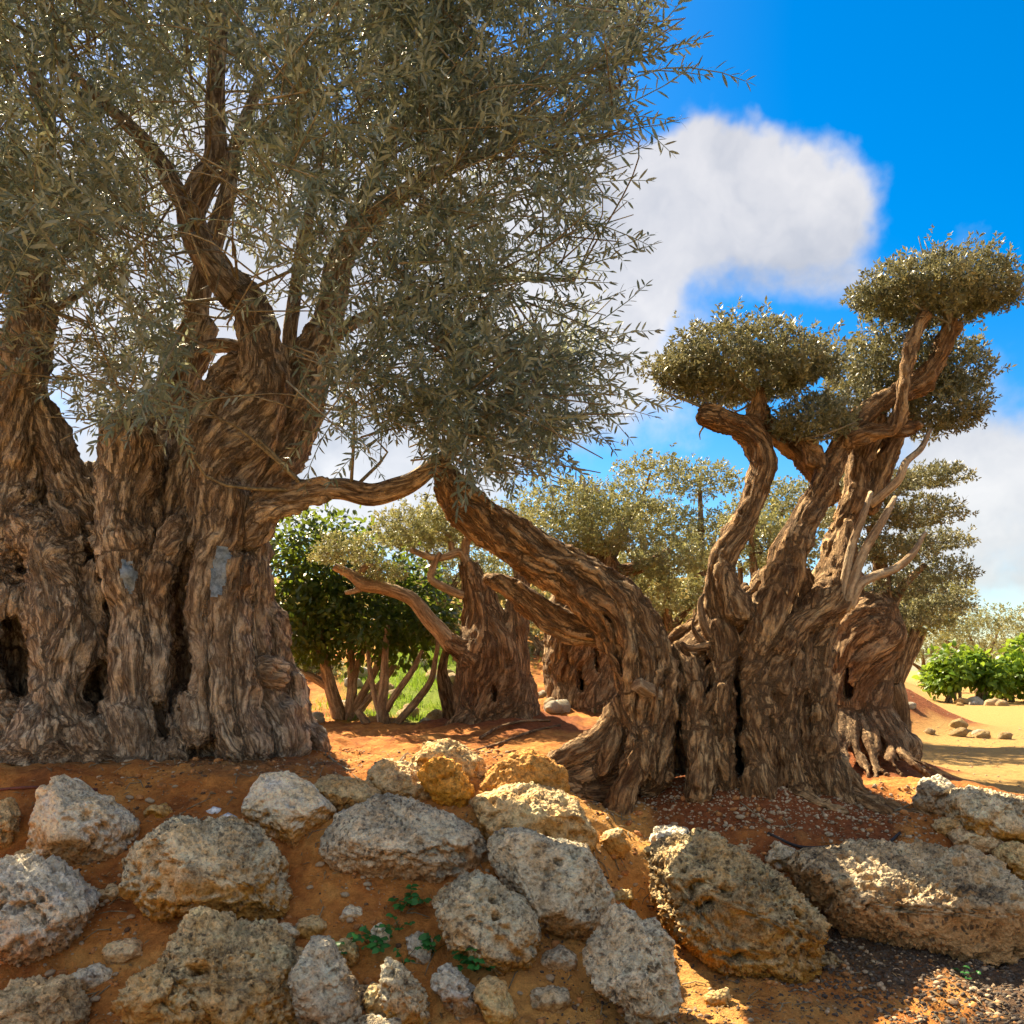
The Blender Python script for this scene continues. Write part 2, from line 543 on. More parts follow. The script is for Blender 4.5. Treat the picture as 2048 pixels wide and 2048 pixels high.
def rock_material(name, pale, warm, lichen, lichen_amt=.5, stain=(.68, .31, .085), pits=1.0, spk=.9):
    m, n, l, p, out = mat(name)
    tc = N(n, "ShaderNodeTexCoord").outputs["Object"]
    oi = N(n, "ShaderNodeObjectInfo")
    off = vmath(n, l, "SCALE", oi.outputs["Location"])
    off.inputs["Scale"].default_value = 3.7
    v = vmath(n, l, "ADD", tc, off.outputs[0]).outputs[0]
    st = N(n, "ShaderNodeAttribute", attribute_name="stain").outputs["Fac"]
    pit = N(n, "ShaderNodeAttribute", attribute_name="pit").outputs["Fac"]
    n1 = noise(n, l, v, 6, 6, .65)
    n2 = noise(n, l, v, 28, 5, .65)
    n3 = noise(n, l, v, 95, 4, .6)
    n4 = noise(n, l, v, 4.2, 6, .7, .6)
    c = ramp(n, l, n1, [(.3, warm), (.52, pale), (.72, tuple(min(.85, q * 1.18) for q in pale))])
    lm = N(n, "ShaderNodeMapRange", interpolation_type="SMOOTHSTEP")
    lm.inputs["From Min"].default_value, lm.inputs["From Max"].default_value = .56 - lichen_amt * .12, .70 - lichen_amt * .10
    l.new(fmath(n, l, "ADD", fmath(n, l, "MULTIPLY", n4, .55), fmath(n, l, "MULTIPLY", n2, .45)), lm.inputs["Value"])
    c = mixc(n, l, fmath(n, l, "MULTIPLY", lm.outputs[0], .9), c, lichen)
    c = mixc(n, l, spk, c, ramp(n, l, n2, [(.34, (.22, .205, .19)), (.47, (.9, .89, .86)), (.62, (1.3, 1.28, 1.22))]), "MULTIPLY")
    sm = fmath(n, l, "ADD", st, fmath(n, l, "MULTIPLY", fmath(n, l, "SUBTRACT", n1, .5), 1.1))
    smr = N(n, "ShaderNodeMapRange", interpolation_type="SMOOTHSTEP")
    smr.inputs["From Min"].default_value, smr.inputs["From Max"].default_value = .25, .8
    smr.inputs["To Max"].default_value = .85
    l.new(sm, smr.inputs["Value"])
    c = mixc(n, l, smr.outputs[0], c, mixc(n, l, n2, tuple(q * .6 for q in stain), tuple(min(.8, q * 1.35) for q in stain)))
    c = mixc(n, l, .5, c, ramp(n, l, n3, [(.3, (.55, .55, .55)), (.7, (1.35, 1.35, 1.35))]), "MULTIPLY")
    spt = N(n, "ShaderNodeTexVoronoi", i_Scale=24.0)
    wq = N(n, "ShaderNodeTexNoise", i_Scale=16.0, i_Detail=4)
    l.new(v, wq.inputs["Vector"])
    wq2 = vmath(n, l, "SCALE", wq.outputs["Color"])
    wq2.inputs["Scale"].default_value = .09
    l.new(vmath(n, l, "ADD", v, wq2.outputs[0]).outputs[0], spt.inputs["Vector"])
    sp0 = N(n, "ShaderNodeMapRange", interpolation_type="SMOOTHSTEP")
    sp0.inputs["From Min"].default_value, sp0.inputs["From Max"].default_value = .18, .40
    sp0.inputs["To Min"].default_value, sp0.inputs["To Max"].default_value = 1, 0
    l.new(spt.outputs["Distance"], sp0.inputs["Value"])
    sp1 = N(n, "ShaderNodeMapRange", interpolation_type="SMOOTHSTEP")
    sp1.inputs["From Min"].default_value, sp1.inputs["From Max"].default_value = .44, .58
    sp1.inputs["To Max"].default_value = .5 + .4 * min(1, lichen_amt)
    l.new(noise(n, l, v, 3.1, 4, .6), sp1.inputs["Value"])
    c = mixc(n, l, fmath(n, l, "MULTIPLY", sp0.outputs[0], sp1.outputs[0]), c, tuple(q * .9 for q in lichen))
    hv = N(n, "ShaderNodeHueSaturation")
    l.new(fmath(n, l, "ADD", fmath(n, l, "MULTIPLY", oi.outputs["Random"], .25), .92), hv.inputs["Saturation"])
    l.new(fmath(n, l, "ADD", fmath(n, l, "MULTIPLY", fmath(n, l, "FRACT", fmath(n, l, "MULTIPLY", oi.outputs["Random"], 7.3)), .3), .9), hv.inputs["Value"])
    l.new(c, hv.inputs["Color"])
    l.new(hv.outputs[0], p.inputs["Base Color"])
    p.inputs["Roughness"].default_value = .9
    p.inputs["Specular IOR Level"].default_value = .2
    vo = N(n, "ShaderNodeTexVoronoi", i_Scale=38.0)
    wz = vmath(n, l, "SCALE", N(n, "ShaderNodeTexNoise", i_Scale=20.0, i_Detail=3).outputs["Color"])
    l.new(v, wz.inputs[0].links[0].from_node.inputs["Vector"])
    wz.inputs["Scale"].default_value = .04
    l.new(vmath(n, l, "ADD", v, wz.outputs[0]).outputs[0], vo.inputs["Vector"])
    h = fmath(n, l, "ADD", fmath(n, l, "MULTIPLY", n2, 1.1), fmath(n, l, "ADD", fmath(n, l, "MULTIPLY", n3, .4), fmath(n, l, "MULTIPLY", vo.outputs["Distance"], .8 * pits)))
    b = N(n, "ShaderNodeBump", i_Strength=1.0, i_Distance=.04)
    l.new(h, b.inputs["Height"])
    l.new(b.outputs[0], p.inputs["Normal"])
    return m


M["rock_white"] = rock_material("rock_white", (.95, .87, .70), (.84, .64, .38), (.17, .14, .11), .2, spk=.55)
M["rock_grey"] = rock_material("rock_grey", (.88, .77, .57), (.74, .53, .30), (.085, .072, .06), .62)
M["rock_dark"] = rock_material("rock_dark", (.84, .67, .43), (.72, .47, .22), (.06, .048, .038), .8)
M["rock_warm"] = rock_material("rock_warm", (.86, .65, .38), (.76, .44, .16), (.16, .095, .06), .3, spk=.7)
M["rock_orange"] = rock_material("rock_orange", (.78, .44, .17), (.68, .31, .09), (.28, .13, .06), .15, spk=.7)


def plain(name, c, rough=.7, spec=.3):
    m, n, l, p, out = mat(name)
    tc = N(n, "ShaderNodeTexCoord").outputs["Object"]
    nn = noise(n, l, tc, 26, 3, .75)
    l.new(ramp(n, l, nn, [(.35, tuple(q * .5 for q in c)), (.65, tuple(min(1, q * 1.35) for q in c))]), p.inputs["Base Color"])
    p.inputs["Roughness"].default_value = rough
    p.inputs["Specular IOR Level"].default_value = spec
    b = N(n, "ShaderNodeBump", i_Strength=.4, i_Distance=.006)
    l.new(nn, b.inputs["Height"])
    l.new(b.outputs[0], p.inputs["Normal"])
    return m


M["paint"] = plain("wound_paint", (.19, .25, .31), .8)
M["hose"] = plain("hose", (.03, .025, .025), .5)
M["pipe_red"] = plain("pipe_red", (.16, .05, .035), .6)
M["cut_wood"] = plain("cut_wood", (.50, .35, .21), .85)
M["pebble"] = plain("pebble", (.42, .33, .22), .9)
M["pebble_dark"] = plain("pebble_dark", (.10, .078, .06), .9)
M["pebble_pale"] = plain("pebble_pale", (.44, .32, .20), .9)
M["white_stone"] = plain("white_stone", (.74, .74, .76), .8)
M["twig"] = plain("twig", (.23, .20, .13), .9)

# ------------------------------------------------------------------ implicit surfaces for the gnarled trunks
def catmull(P, step):
    """P (n,k) control points -> resampled points (k columns: x y z r)"""
    P = np.asarray(P, float)
    Q = np.vstack([2 * P[0] - P[1], P, 2 * P[-1] - P[-2]])
    Q[0, 3:], Q[-1, 3:] = P[0, 3:], P[-1, 3:]
    out = []
    for i in range(1, len(Q) - 2):
        L = np.linalg.norm(Q[i + 1, :3] - Q[i, :3])
        m = max(1, int(math.ceil(L / step)))
        t = (np.arange(m) / m)[:, None]
        p0, p1, p2, p3 = Q[i - 1], Q[i], Q[i + 1], Q[i + 2]
        out.append(.5 * (2 * p1 + (p2 - p0) * t + (2 * p0 - 5 * p1 + 4 * p2 - p3) * t ** 2 + (3 * p1 - p0 - 3 * p2 + p3) * t ** 3))
    out.append(P[-1:])
    out = np.vstack(out)
    out[:, 3] = np.maximum(out[:, 3], P[:, 3].min() * .7)
    return out


def frames(C):
    T = np.gradient(C, axis=0)
    T /= np.linalg.norm(T, axis=1)[:, None] + 1e-9
    U = np.zeros_like(T)
    u = np.cross(T[0], (0.3, 1.0, 0.1))
    u /= np.linalg.norm(u) + 1e-9
    for i in range(len(T)):
        u = u - T[i] * np.dot(u, T[i])
        u /= np.linalg.norm(u) + 1e-9
        U[i] = u
    return T, U, np.cross(T, U)


class Implicit:
    def __init__(s, lo, hi, h):
        s.lo, s.h = np.array(lo, float), h
        s.n = np.ceil((np.array(hi) - s.lo) / h).astype(int) + 1
        s.g = np.full(s.n, 0.12, np.float32)
        s.ax = [(s.lo[i] + np.arange(s.n[i]) * h).astype(np.float32) for i in range(3)]
        s.chains = []

    def _seg(s, a, b, ra, rb, k, sub=False, squash=None):
        pad = max(ra, rb) + k + s.h * 2 + (.05 if not sub else 0)
        lo = np.minimum(a, b) - pad
        hi = np.maximum(a, b) + pad
        i0 = np.clip(np.floor((lo - s.lo) / s.h).astype(int), 0, s.n)
        i1 = np.clip(np.ceil((hi - s.lo) / s.h).astype(int) + 1, 0, s.n)
        if np.any(i1 - i0 <= 0):
            return
        sl = tuple(slice(i0[i], i1[i]) for i in range(3))
        X = s.ax[0][sl[0]][:, None, None] - a[0]
        Y = s.ax[1][sl[1]][None, :, None] - a[1]
        Z = s.ax[2][sl[2]][None, None, :] - a[2]
        d = b - a
        L2 = float(d @ d) + 1e-9
        t = np.clip((X * d[0] + Y * d[1] + Z * d[2]) / L2, 0, 1)
        dist = np.sqrt((X - t * d[0]) ** 2 + (Y - t * d[1]) ** 2 + (Z - t * d[2]) ** 2) - (ra + (rb - ra) * t)
        dist = dist.astype(np.float32)
        cur = s.g[sl]
        if sub:
            dist = -dist
            hh = np.maximum(k - np.abs(cur - dist), 0) / k
            s.g[sl] = np.maximum(cur, dist) + hh * hh * k * .25
        else:
            hh = np.maximum(k - np.abs(cur - dist), 0) / k
            s.g[sl] = np.minimum(cur, dist) - hh * hh * k * .25

    def chain(s, P, k=.03, step=.06, wob=0.0, seed=0, flow=True):
        C = catmull(P, step)
        if wob:
            q = C[:, :3] * 3.1 + seed * 5.3
            C[:, 0] += wob * pnoise(q, 21)
            C[:, 1] += wob * pnoise(q, 22)
            C[:, 2] += .5 * wob * pnoise(q, 23)
            C[:, 3] *= 1 + .28 * pnoise(q * 2.2, 24)
        for i in range(len(C) - 1):
            s._seg(C[i, :3], C[i + 1, :3], C[i, 3], C[i + 1, 3], k)
        if flow:
            s.chains.append(C)
        return C

    def hole(s, P, k=.03, step=.08):
        C = catmull(P, step)
        for i in range(len(C) - 1):
            s._seg(C[i, :3], C[i + 1, :3], C[i, 3], C[i + 1, 3], k, True)

    def mesh(s, name, material, warp=.03, rough=.012, seed=0):
        g = openvdb.FloatGrid(.12)
        g.copyFromArray(np.clip(s.g, -.12, .12))
        pts, quads = g.convertToQuads(0.0)
        V = pts.astype(np.float64) * s.h + s.lo
        Q = quads[:, ::-1].astype(np.int32) if False else quads.astype(np.int32)
        nrm = vnormals(V, Q)
        # orient outwards
        probe = ((V + nrm * s.h * 1.5 - s.lo) / s.h).round().astype(int)
        probe = np.clip(probe, 0, s.n - 1)
        if np.mean(s.g[probe[:, 0], probe[:, 1], probe[:, 2]]) < 0:
            Q = Q[:, ::-1]
            nrm = -nrm
        # flow coordinates from the nearest strand
        allC, allT, allU, allB, allS, off = [], [], [], [], [], []
        for ci, C in enumerate(s.chains):
            c = C[:, :3]
            T, U, B = frames(c)
            seg = np.concatenate([[0], np.cumsum(np.linalg.norm(np.diff(c, axis=0), axis=1))])
            allC.append(c), allT.append(T), allU.append(U), allB.append(B), allS.append(seg)
            off.append(np.full(len(c), ci * 1.37))
        c, T, U, B = map(np.vstack, (allC, allT, allU, allB))
        S, off = np.concatenate(allS), np.concatenate(off)
        R = np.concatenate([C[:, 3] for C in s.chains])
        kd = kdtree.KDTree(len(c))
        for i, p in enumerate(c):
            kd.insert(p, i)
        kd.balance()
        idx = np.fromiter((kd.find(p)[1] for p in V), np.int32, len(V))
        q = V - c[idx]
        tt = np.einsum("ij,ij->i", q, T[idx])
        bark = np.stack([np.einsum("ij,ij->i", q, U[idx]) + off[idx], np.einsum("ij,ij->i", q, B[idx]), (S[idx] + tt) * .19], 1)
        # relief: long ridges along the grain, knots, then a soft warp of everything
        wb = bark + .05 * np.stack([pnoise(V * 6, seed + 11), pnoise(V * 6, seed + 12), pnoise(V * 6, seed + 13)], 1)
        r1 = 1 - 2.6 * np.abs(pnoise(wb * 9, seed + 1)) ** .8
        r2 = 1 - 2.6 * np.abs(pnoise(wb * 21, seed + 2)) ** .8
        kn = fbm(V * 5.5, 3, seed + 3)
        f1, f2 = worley(V * 7.5, seed)
        kno = np.clip(.42 - f1, 0, 1)
        jump = np.zeros(len(V))
        for a_, b_ in ((0, 1), (1, 2), (2, 3), (3, 0)):
            bad = np.abs(bark[Q[:, a_]] - bark[Q[:, b_]]).max(1) > .12
            jump[Q[bad][:, a_]] = 1
            jump[Q[bad][:, b_]] = 1
        for _ in range(4):
            fm = jump[Q].mean(1)
            acc = np.bincount(Q.ravel(), np.repeat(fm, 4), len(V)) / np.maximum(np.bincount(Q.ravel(), minlength=len(V)), 1)
            jump = np.maximum(jump * .85, acc)
        calm = 1 - np.clip(jump * 1.2, 0, 1) * .9
        r1, r2 = r1 * calm, r2 * calm
        disp = rough * (r1 * 1.4 + r2 * .8) + rough * .9 * kn + rough * 1.3 * kno
        V = V + nrm * disp[:, None]
        W = V * 2.3
        V = V + warp * np.stack([pnoise(W, seed + 5), pnoise(W, seed + 6), .6 * pnoise(W, seed + 7)], 1)
        s.V, s.Q, s.bark = V, Q, bark
        return mesh_np(name, V, Q, True, {"bark": bark}, material)


def tube_np(P, sides=10, step=.06, rough=.08, seed=0, flat=False):
    C = catmull(P, step)
    c, r = C[:, :3], C[:, 3]
    T, U, B = frames(c)
    S = np.concatenate([[0], np.cumsum(np.linalg.norm(np.diff(c, axis=0), axis=1))])
    a = np.arange(sides) / sides * 2 * math.pi
    ring = np.cos(a)[None, :, None] * U[:, None, :] + np.sin(a)[None, :, None] * B[:, None, :]
    V = (c[:, None, :] + ring * r[:, None, None]).reshape(-1, 3)
    bark = np.stack([np.repeat(r, sides) * np.tile(np.cos(a), len(c)) + seed * 1.3, np.repeat(r, sides) * np.tile(np.sin(a), len(c)), np.repeat(S, sides) * .19], 1)
    if rough:
        d = fbm(bark * (9 if not flat else 5) + seed, 3, 31)
        V = V + (ring.reshape(-1, 3)) * (np.repeat(r, sides) * rough * 2.4 * d)[:, None]
    n = len(c)
    i = np.arange(n - 1)[:, None] * sides
    j = np.arange(sides)[None, :]
    j2 = (j + 1) % sides
    Q = np.stack([i + j, i + j2, i + sides + j2, i + sides + j], -1).reshape(-1, 4)
    # caps
    V = np.vstack([V, c[0], c[-1]])
    bark = np.vstack([bark, bark[0], bark[-1]])
    k0, k1 = len(V) - 2, len(V) - 1
    jj = np.arange(sides)
    T0 = np.stack([np.full(sides, k0), (jj + 1) % sides, jj], 1)
    T1 = np.stack([np.full(sides, k1), (n - 1) * sides + jj, (n - 1) * sides + (jj + 1) % sides], 1)
    return V, Q, np.vstack([T0, T1]), bark


def tube_obj(name, P, material, parent=None, **kw):
    V, Q, T, b = tube_np(P, **kw)
    return link(name, mesh_np(name, V, [Q, T], True, {"bark": b}, material), parent)


def join_tubes(name, specs, material, parent, kind=None, **kw):
    Vs, Qs, Ts, bs, o = [], [], [], [], 0
    for k, P in enumerate(specs):
        V, Q, T, b = tube_np(P, seed=k, **kw)
        Vs.append(V), Qs.append(Q + o), Ts.append(T + o), bs.append(b)
        o += len(V)
    return link(name, mesh_np(name, np.vstack(Vs), [np.vstack(Qs), np.vstack(Ts)], True, {"bark": np.vstack(bs)}, material), parent, None, kind)


def pxc(pts, Y=None):
    """photo-pixel control points (px, py, Y, radius px) -> world x y z r"""
    out = []
    for q in pts:
        px, py, y, r = q if Y is None else (q[0], q[1], Y + (q[3] if len(q) > 3 else 0), q[2])
        out.append([*at(px, py, y), r / F * y])
    return np.array(out)


# ------------------------------------------------------------------ ground
def build_ground():
    def axis(a, b, h, lo, hi, g):
        mid = list(np.arange(a, b, h))
        up, s = [mid[-1]], h
        while up[-1] < hi:
            s = min(s * g, 60)
            up.append(up[-1] + s)
        dn, s = [mid[0]], h
        while dn[-1] > lo:
            s = min(s * g, 60)
            dn.append(dn[-1] - s)
        return np.array(dn[:0:-1] + mid + up[1:])
    xs = axis(-2.9, 3.4, .025, -700, 700, 1.09)
    ys = axis(3.5, 6.9, .025, -80, 900, 1.07)
    X, Y = np.meshgrid(xs, ys, indexing="ij")
    Z = Hfull(X, Y)
    V = np.stack([X.ravel(), Y.ravel(), Z.ravel()], 1)
    nx, ny = len(xs), len(ys)
    i, j = np.meshgrid(np.arange(nx - 1), np.arange(ny - 1), indexing="ij")
    a = (i * ny + j).ravel()
    Q = np.stack([a, a + ny, a + ny + 1, a + 1], 1)
    x, y = V[:, 0], V[:, 1]
    nz = fbm(np.stack([x, y, 0 * x], 1) * 2.5, 4, 40)
    field = smooth01((x - np.interp(y, [4, 6.6, 7, 10, 40, 900], [9, 3.4, 2.9, 3.7, 14, 300]) + .3 * nz) / .6) * smooth01((y - 6.6 + .3 * nz) / .5)
    field = np.maximum(field, smooth01((3.3 - y + .4 * nz) / .6))  # unseen pale sand below and behind the camera, added to bounce light
    red = np.zeros_like(x)
    for (mx, my, r, h) in MOUNDS[:5]:
        d = np.sqrt((x - mx) ** 2 + (y - my) ** 2) / r
        red = np.maximum(red, smooth01((1.2 - d + .35 * nz) / .35))
    field *= 1 - red
    # dark gravel, lower right corner of the bank foot; dark humus around the trunk feet
    dark = .9 * smooth01((x - (1.05 + (5.0 - y) * .75) + .6 * nz) / .6) * smooth01((5.35 - y + .2 * nz) / .3)
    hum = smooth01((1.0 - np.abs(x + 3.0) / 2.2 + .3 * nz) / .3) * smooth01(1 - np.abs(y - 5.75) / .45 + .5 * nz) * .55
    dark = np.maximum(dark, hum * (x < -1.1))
    gd = np.sqrt(((x + 1.15) / 1.1) ** 2 + ((y - 12.6) / 3.0) ** 2)
    green = smooth01((1.1 - gd + .3 * nz) / .35)
    green = np.maximum(green, .5 * smooth01((y - 14 + 3 * nz) / 3) * (1 - field) * (1 - red))
    sun_tint = smooth01((x + .35 + .5 * nz) / .5) * smooth01((1.6 - x + .5 * nz) / .5) * smooth01((6.9 - y) / .8) * smooth01((y - 2.2) / .6)  # mask of the strip whose soil is coloured as if sunlit
    me = mesh_np("ground", V, Q, True, {"sun_tint": sun_tint * .55, "field": field, "red": red, "dark": dark, "green": green}, M["soil"])
    link("ground", me, kind="structure")


build_ground()

# ------------------------------------------------------------------ foliage templates
def leaf_template(L=1.0, w=.1, bend=.12, simple=False):
    if simple:
        V = np.array([[0, 0, 0], [w, .5 * L, .25 * w - bend * .25], [-w, .5 * L, .25 * w - bend * .25], [0, L, -bend]], float)
        return V, np.array([[0, 1, 2], [1, 3, 2]])
    V = np.array([[0, 0, 0], [w * .8, .3 * L, .2 * w - .09 * bend], [-w * .8, .3 * L, .2 * w - .09 * bend],
                  [w * .75, .72 * L, .2 * w - .5 * bend], [-w * .75, .72 * L, .2 * w - .5 * bend], [0, L, -bend]], float)
    return V, np.array([[0, 1, 2], [1, 3, 4], [1, 4, 2], [3, 5, 4]])


def basis(Y, Zhint):
    """rotation matrices (k,3,3) with columns x y z: y along Y, z near Zhint"""
    Y = Y / (np.linalg.norm(Y, axis=1)[:, None] + 1e-9)
    X = np.cross(Y, Zhint)
    X /= np.linalg.norm(X, axis=1)[:, None] + 1e-9
    return np.stack([X, Y, np.cross(X, Y)], 2)


def replicate(T, R, pos, sc, tint):
    V, Fc, t = T
    k, n = len(pos), len(V)
    W = np.einsum("kij,nj->kni", R, V) * sc[:, None, None] + pos[:, None, :]
    Fk = Fc[None] + (np.arange(k) * n)[:, None, None]
    tt = np.clip(t[None] + tint[:, None], 0, 1)
    return W.reshape(-1, 3), Fk.reshape(-1, 3), tt.ravel()


def merge(parts):
    o, Vs, Fs, ts = 0, [], [], []
    for (V, Fc, t) in parts:
        Vs.append(V), Fs.append(Fc + o), ts.append(t)
        o += len(V)
    return np.vstack(Vs), np.vstack(Fs), np.concatenate(ts)


def sprig_template(r, pairs=10, length=.30, leaf=.068, width=.0080, simple=False):
    parts = []
    P, d = np.zeros(3), np.array([0, 1.0, 0])
    stem = [P.copy()]
    bend = r.normal(0, .05, 3)
    bend[2] -= .03
    for i in range(pairs):
        d = d + bend * .5 + r.normal(0, .04, 3)
        d /= np.linalg.norm(d)
        P = P + d * length / pairs
        stem.append(P.copy())
        ang = r.uniform(0, math.pi) if i % 2 else r.uniform(0, math.pi) + math.pi / 2
        side = np.cross(d, (math.cos(ang), .1, math.sin(ang)))
        side /= np.linalg.norm(side)
        for sgn in (-1, 1):
            if r.random() < .07:
                continue
            a = math.radians(r.uniform(32, 68))
            ld = d * math.cos(a) + sgn * side * math.sin(a) + np.array([0, 0, r.uniform(-.15, .2)])
            s = leaf * r.uniform(.75, 1.15) * (1 - .35 * (i / pairs) ** 3)
            V, Fc = leaf_template(1, width / leaf, r.uniform(-.05, .2), simple)
            R = basis(ld[None], (np.array([0, 0, 1.0]) + r.normal(0, .5, 3))[None])
            W = V @ R[0].T * s + P
            parts.append((W, Fc, np.full(len(W), r.uniform(.2, .65))))
    V, Fc = leaf_template(1, width / leaf, .05, simple)
    parts.append((V @ basis(d[None], np.array([[0, 0, 1.0]]))[0].T * leaf * .8 + P, Fc, np.full(len(V), .55)))
    # stem: three-sided
    stem = np.array(stem)[[0, len(stem) // 3, 2 * len(stem) // 3, len(stem) - 1]]
    T, U, B = frames(stem)
    rad = np.linspace(.0036, .0016, len(stem))
    ring = []
    for k in range(3):
        a = k * 2.0944
        ring.append(stem + (U * math.cos(a) + B * math.sin(a)) * rad[:, None])
    SV = np.stack(ring, 1).reshape(-1, 3)
    SF = []
    for i in range(len(stem) - 1):
        for k in range(3):
            a, b = i * 3 + k, i * 3 + (k + 1) % 3
            SF += [[a, b, b + 3], [a, b + 3, a + 3]]
    parts.append((SV, np.array(SF), np.full(len(SV), .8)))
    return merge(parts)


def tuft_template(r, n=9, leaf=.034, width=.0062):
    parts = []
    for i in range(n):
        h = r.uniform(0, .045)
        a, el = r.uniform(0, 2 * math.pi), math.radians(r.uniform(5, 70))
        d = np.array([math.cos(a) * math.cos(el), math.sin(el), math.sin(a) * math.cos(el)])
        V, Fc = leaf_template(1, width / leaf, r.uniform(-.05, .25), True)
        R = basis(d[None], r.normal(0, 1, (1, 3)))
        parts.append((V @ R[0].T * leaf * r.uniform(.7, 1.2) + np.array([0, h, 0]), Fc, np.full(4, r.uniform(.15, .7))))
    return merge(parts)


r0 = np.random.default_rng(5)
SPRIGS = [sprig_template(r0, pairs=int(r0.integers(9, 13)), length=r0.uniform(.26, .38)) for _ in range(8)]
SPRIGS_FAR = [sprig_template(r0, pairs=int(r0.integers(9, 13)), length=r0.uniform(.26, .38), simple=True, width=.0098) for _ in range(8)]
TUFTS = [tuft_template(r0) for _ in range(6)]


def scatter(templates, pos, dirs, zh, sc, tint, r):
    which = r.integers(0, len(templates), len(pos))
    R = basis(dirs, zh)
    parts = []
    for k, T in enumerate(templates):
        m = which == k
        if m.any():
            parts.append(replicate(T, R[m], pos[m], sc[m], tint[m]))
    return merge(parts), which, R


def inpoly(px, py, poly):
    c = np.zeros(len(px), bool)
    n = len(poly)
    for i in range(n):
        x1, y1 = poly[i]
        x2, y2 = poly[(i + 1) % n]
        cond = ((y1 > py) != (y2 > py)) & (px < (x2 - x1) * (py - y1) / (y2 - y1 + 1e-9) + x1)
        c ^= cond
    return c


def polydist(px, py, line):
    d = np.full(len(px), 1e9)
    for (a, b) in zip(line[:-1], line[1:]):
        ax, ay, bx, by = a[0], a[1], b[0], b[1]
        t = np.clip(((px - ax) * (bx - ax) + (py - ay) * (by - ay)) / ((bx - ax) ** 2 + (by - ay) ** 2), 0, 1)
        d = np.minimum(d, np.hypot(px - ax - t * (bx - ax), py - ay - t * (by - ay)))
    return d


# ------------------------------------------------------------------ the old olive trunks
def bundle(im, P, n, rs, seed, frac=.8, k=.02, twist=.8, wob=.02):
    """thin strands laid along a thick limb, so that it is fluted and twisted"""
    C = catmull(P, .09)
    T, U, B = frames(C[:, :3])
    r = np.random.default_rng(seed)
    m = len(C)
    for j in range(n):
        a0 = 2 * math.pi * j / n + r.uniform(-.3, .3)
        tw = r.normal(twist, .4)
        s0, s1 = (0, m) if r.random() < .6 else (int(r.uniform(0, .3) * m), int(r.uniform(.65, 1) * m))
        if s1 - s0 < 3:
            continue
        i = np.arange(s0, s1)
        a = a0 + tw * i / m + .35 * np.sin(i * .35 + j)
        rad = C[i, 3] * frac
        c = C[i, :3] + (U[i] * np.cos(a)[:, None] + B[i] * np.sin(a)[:, None]) * rad[:, None]
        sr = np.clip(C[i, 3] * rs * r.uniform(.7, 1.25), .012, .09)
        im.chain(np.hstack([c, sr[:, None]])[::2] if len(i) > 5 else np.hstack([c, sr[:, None]]), k, .05, wob, seed + j)


def trunk_strands(im, rows, Yc, Yr, depth, n, seed, zfoot, th=(-2.0, 2.0), rr=(.035, .07), flare=.25, core=.84, k=.022, top=None):
    """a fluted bole: rows = [(py, centre px, half width px)], measured at depth Yr"""
    rows = np.array(rows, float)
    z = CAMZ - (rows[:, 0] - HOR) / F * Yr
    cx = (rows[:, 1] - 1024) / F * Yr
    hw = rows[:, 2] / F * Yr
    o = np.argsort(z)
    z, cx, hw = z[o], cx[o], hw[o]
    zs = np.linspace(z[0], z[-1], 14)
    # core: discs of overlapping capsules
    for zz in np.linspace(z[0] - .1, z[-1], 12):
        w = np.interp(zz, z, hw) * core
        c = np.interp(zz, z, cx)
        rd = depth * core * np.interp(zz, z, hw) / hw.mean() * .9
        rd = min(rd, w * .95)
        im._seg(np.array([c - w + rd, Yc, zz]), np.array([c + w - rd, Yc, zz]), rd, rd, .12)
    r = np.random.default_rng(seed)
    for j in range(n):
        a0 = th[0] + (th[1] - th[0]) * (j + r.uniform(-.4, .4)) / (n - 1)
        drift = r.normal(0, .16)
        ph, am = r.uniform(0, 6), r.uniform(.03, .12)
        e0, e1 = 0, len(zs)
        if r.random() < .92:
            e1 = int(r.integers(7, 13))
        rad = r.uniform(*rr)
        pts = []
        for i in range(e0, e1):
            t = i / (len(zs) - 1)
            a = a0 + drift * t + am * math.sin(ph + t * 7)
            w = np.interp(zs[i], z, hw)
            dd = depth * w / hw.mean()
            push = .94 + .05 * math.sin(ph * 3 + t * 9)
            pts.append([np.interp(zs[i], z, cx) + w * push * math.sin(a), Yc - dd * push * math.cos(a), zs[i], rad * (1.25 - .45 * t)])
        # root flare at the foot
        a = a0
        w, dd = hw[0], depth * hw[0] / hw.mean()
        fl = flare * r.uniform(.4, 1.3)
        x, y = cx[0] + (w + fl) * math.sin(a), Yc - (dd + fl) * math.cos(a)
        pts = [[x, y, zfoot(x, y) - .10, rad * r.uniform(.7, 1.1)]] + pts
        if len(pts) > 4:
            im.chain(np.array(pts), k, .07, .045, seed + j)
        # side branchings that join neighbouring strands
        if r.random() < .6 and len(pts) > 8:
            i0 = int(r.integers(2, len(pts) - 4))
            q0, q1 = np.array(pts[i0]), np.array(pts[i0 + 3])
            q1[0] += r.choice([-1, 1]) * r.uniform(.08, .16)
            q0[3] *= .7
            q1[3] *= .6
            mid = (q0 + q1) / 2
            mid[1] -= .03
            im.chain(np.array([q0, mid, q1]), k, .06, .02, seed + 100 + j)


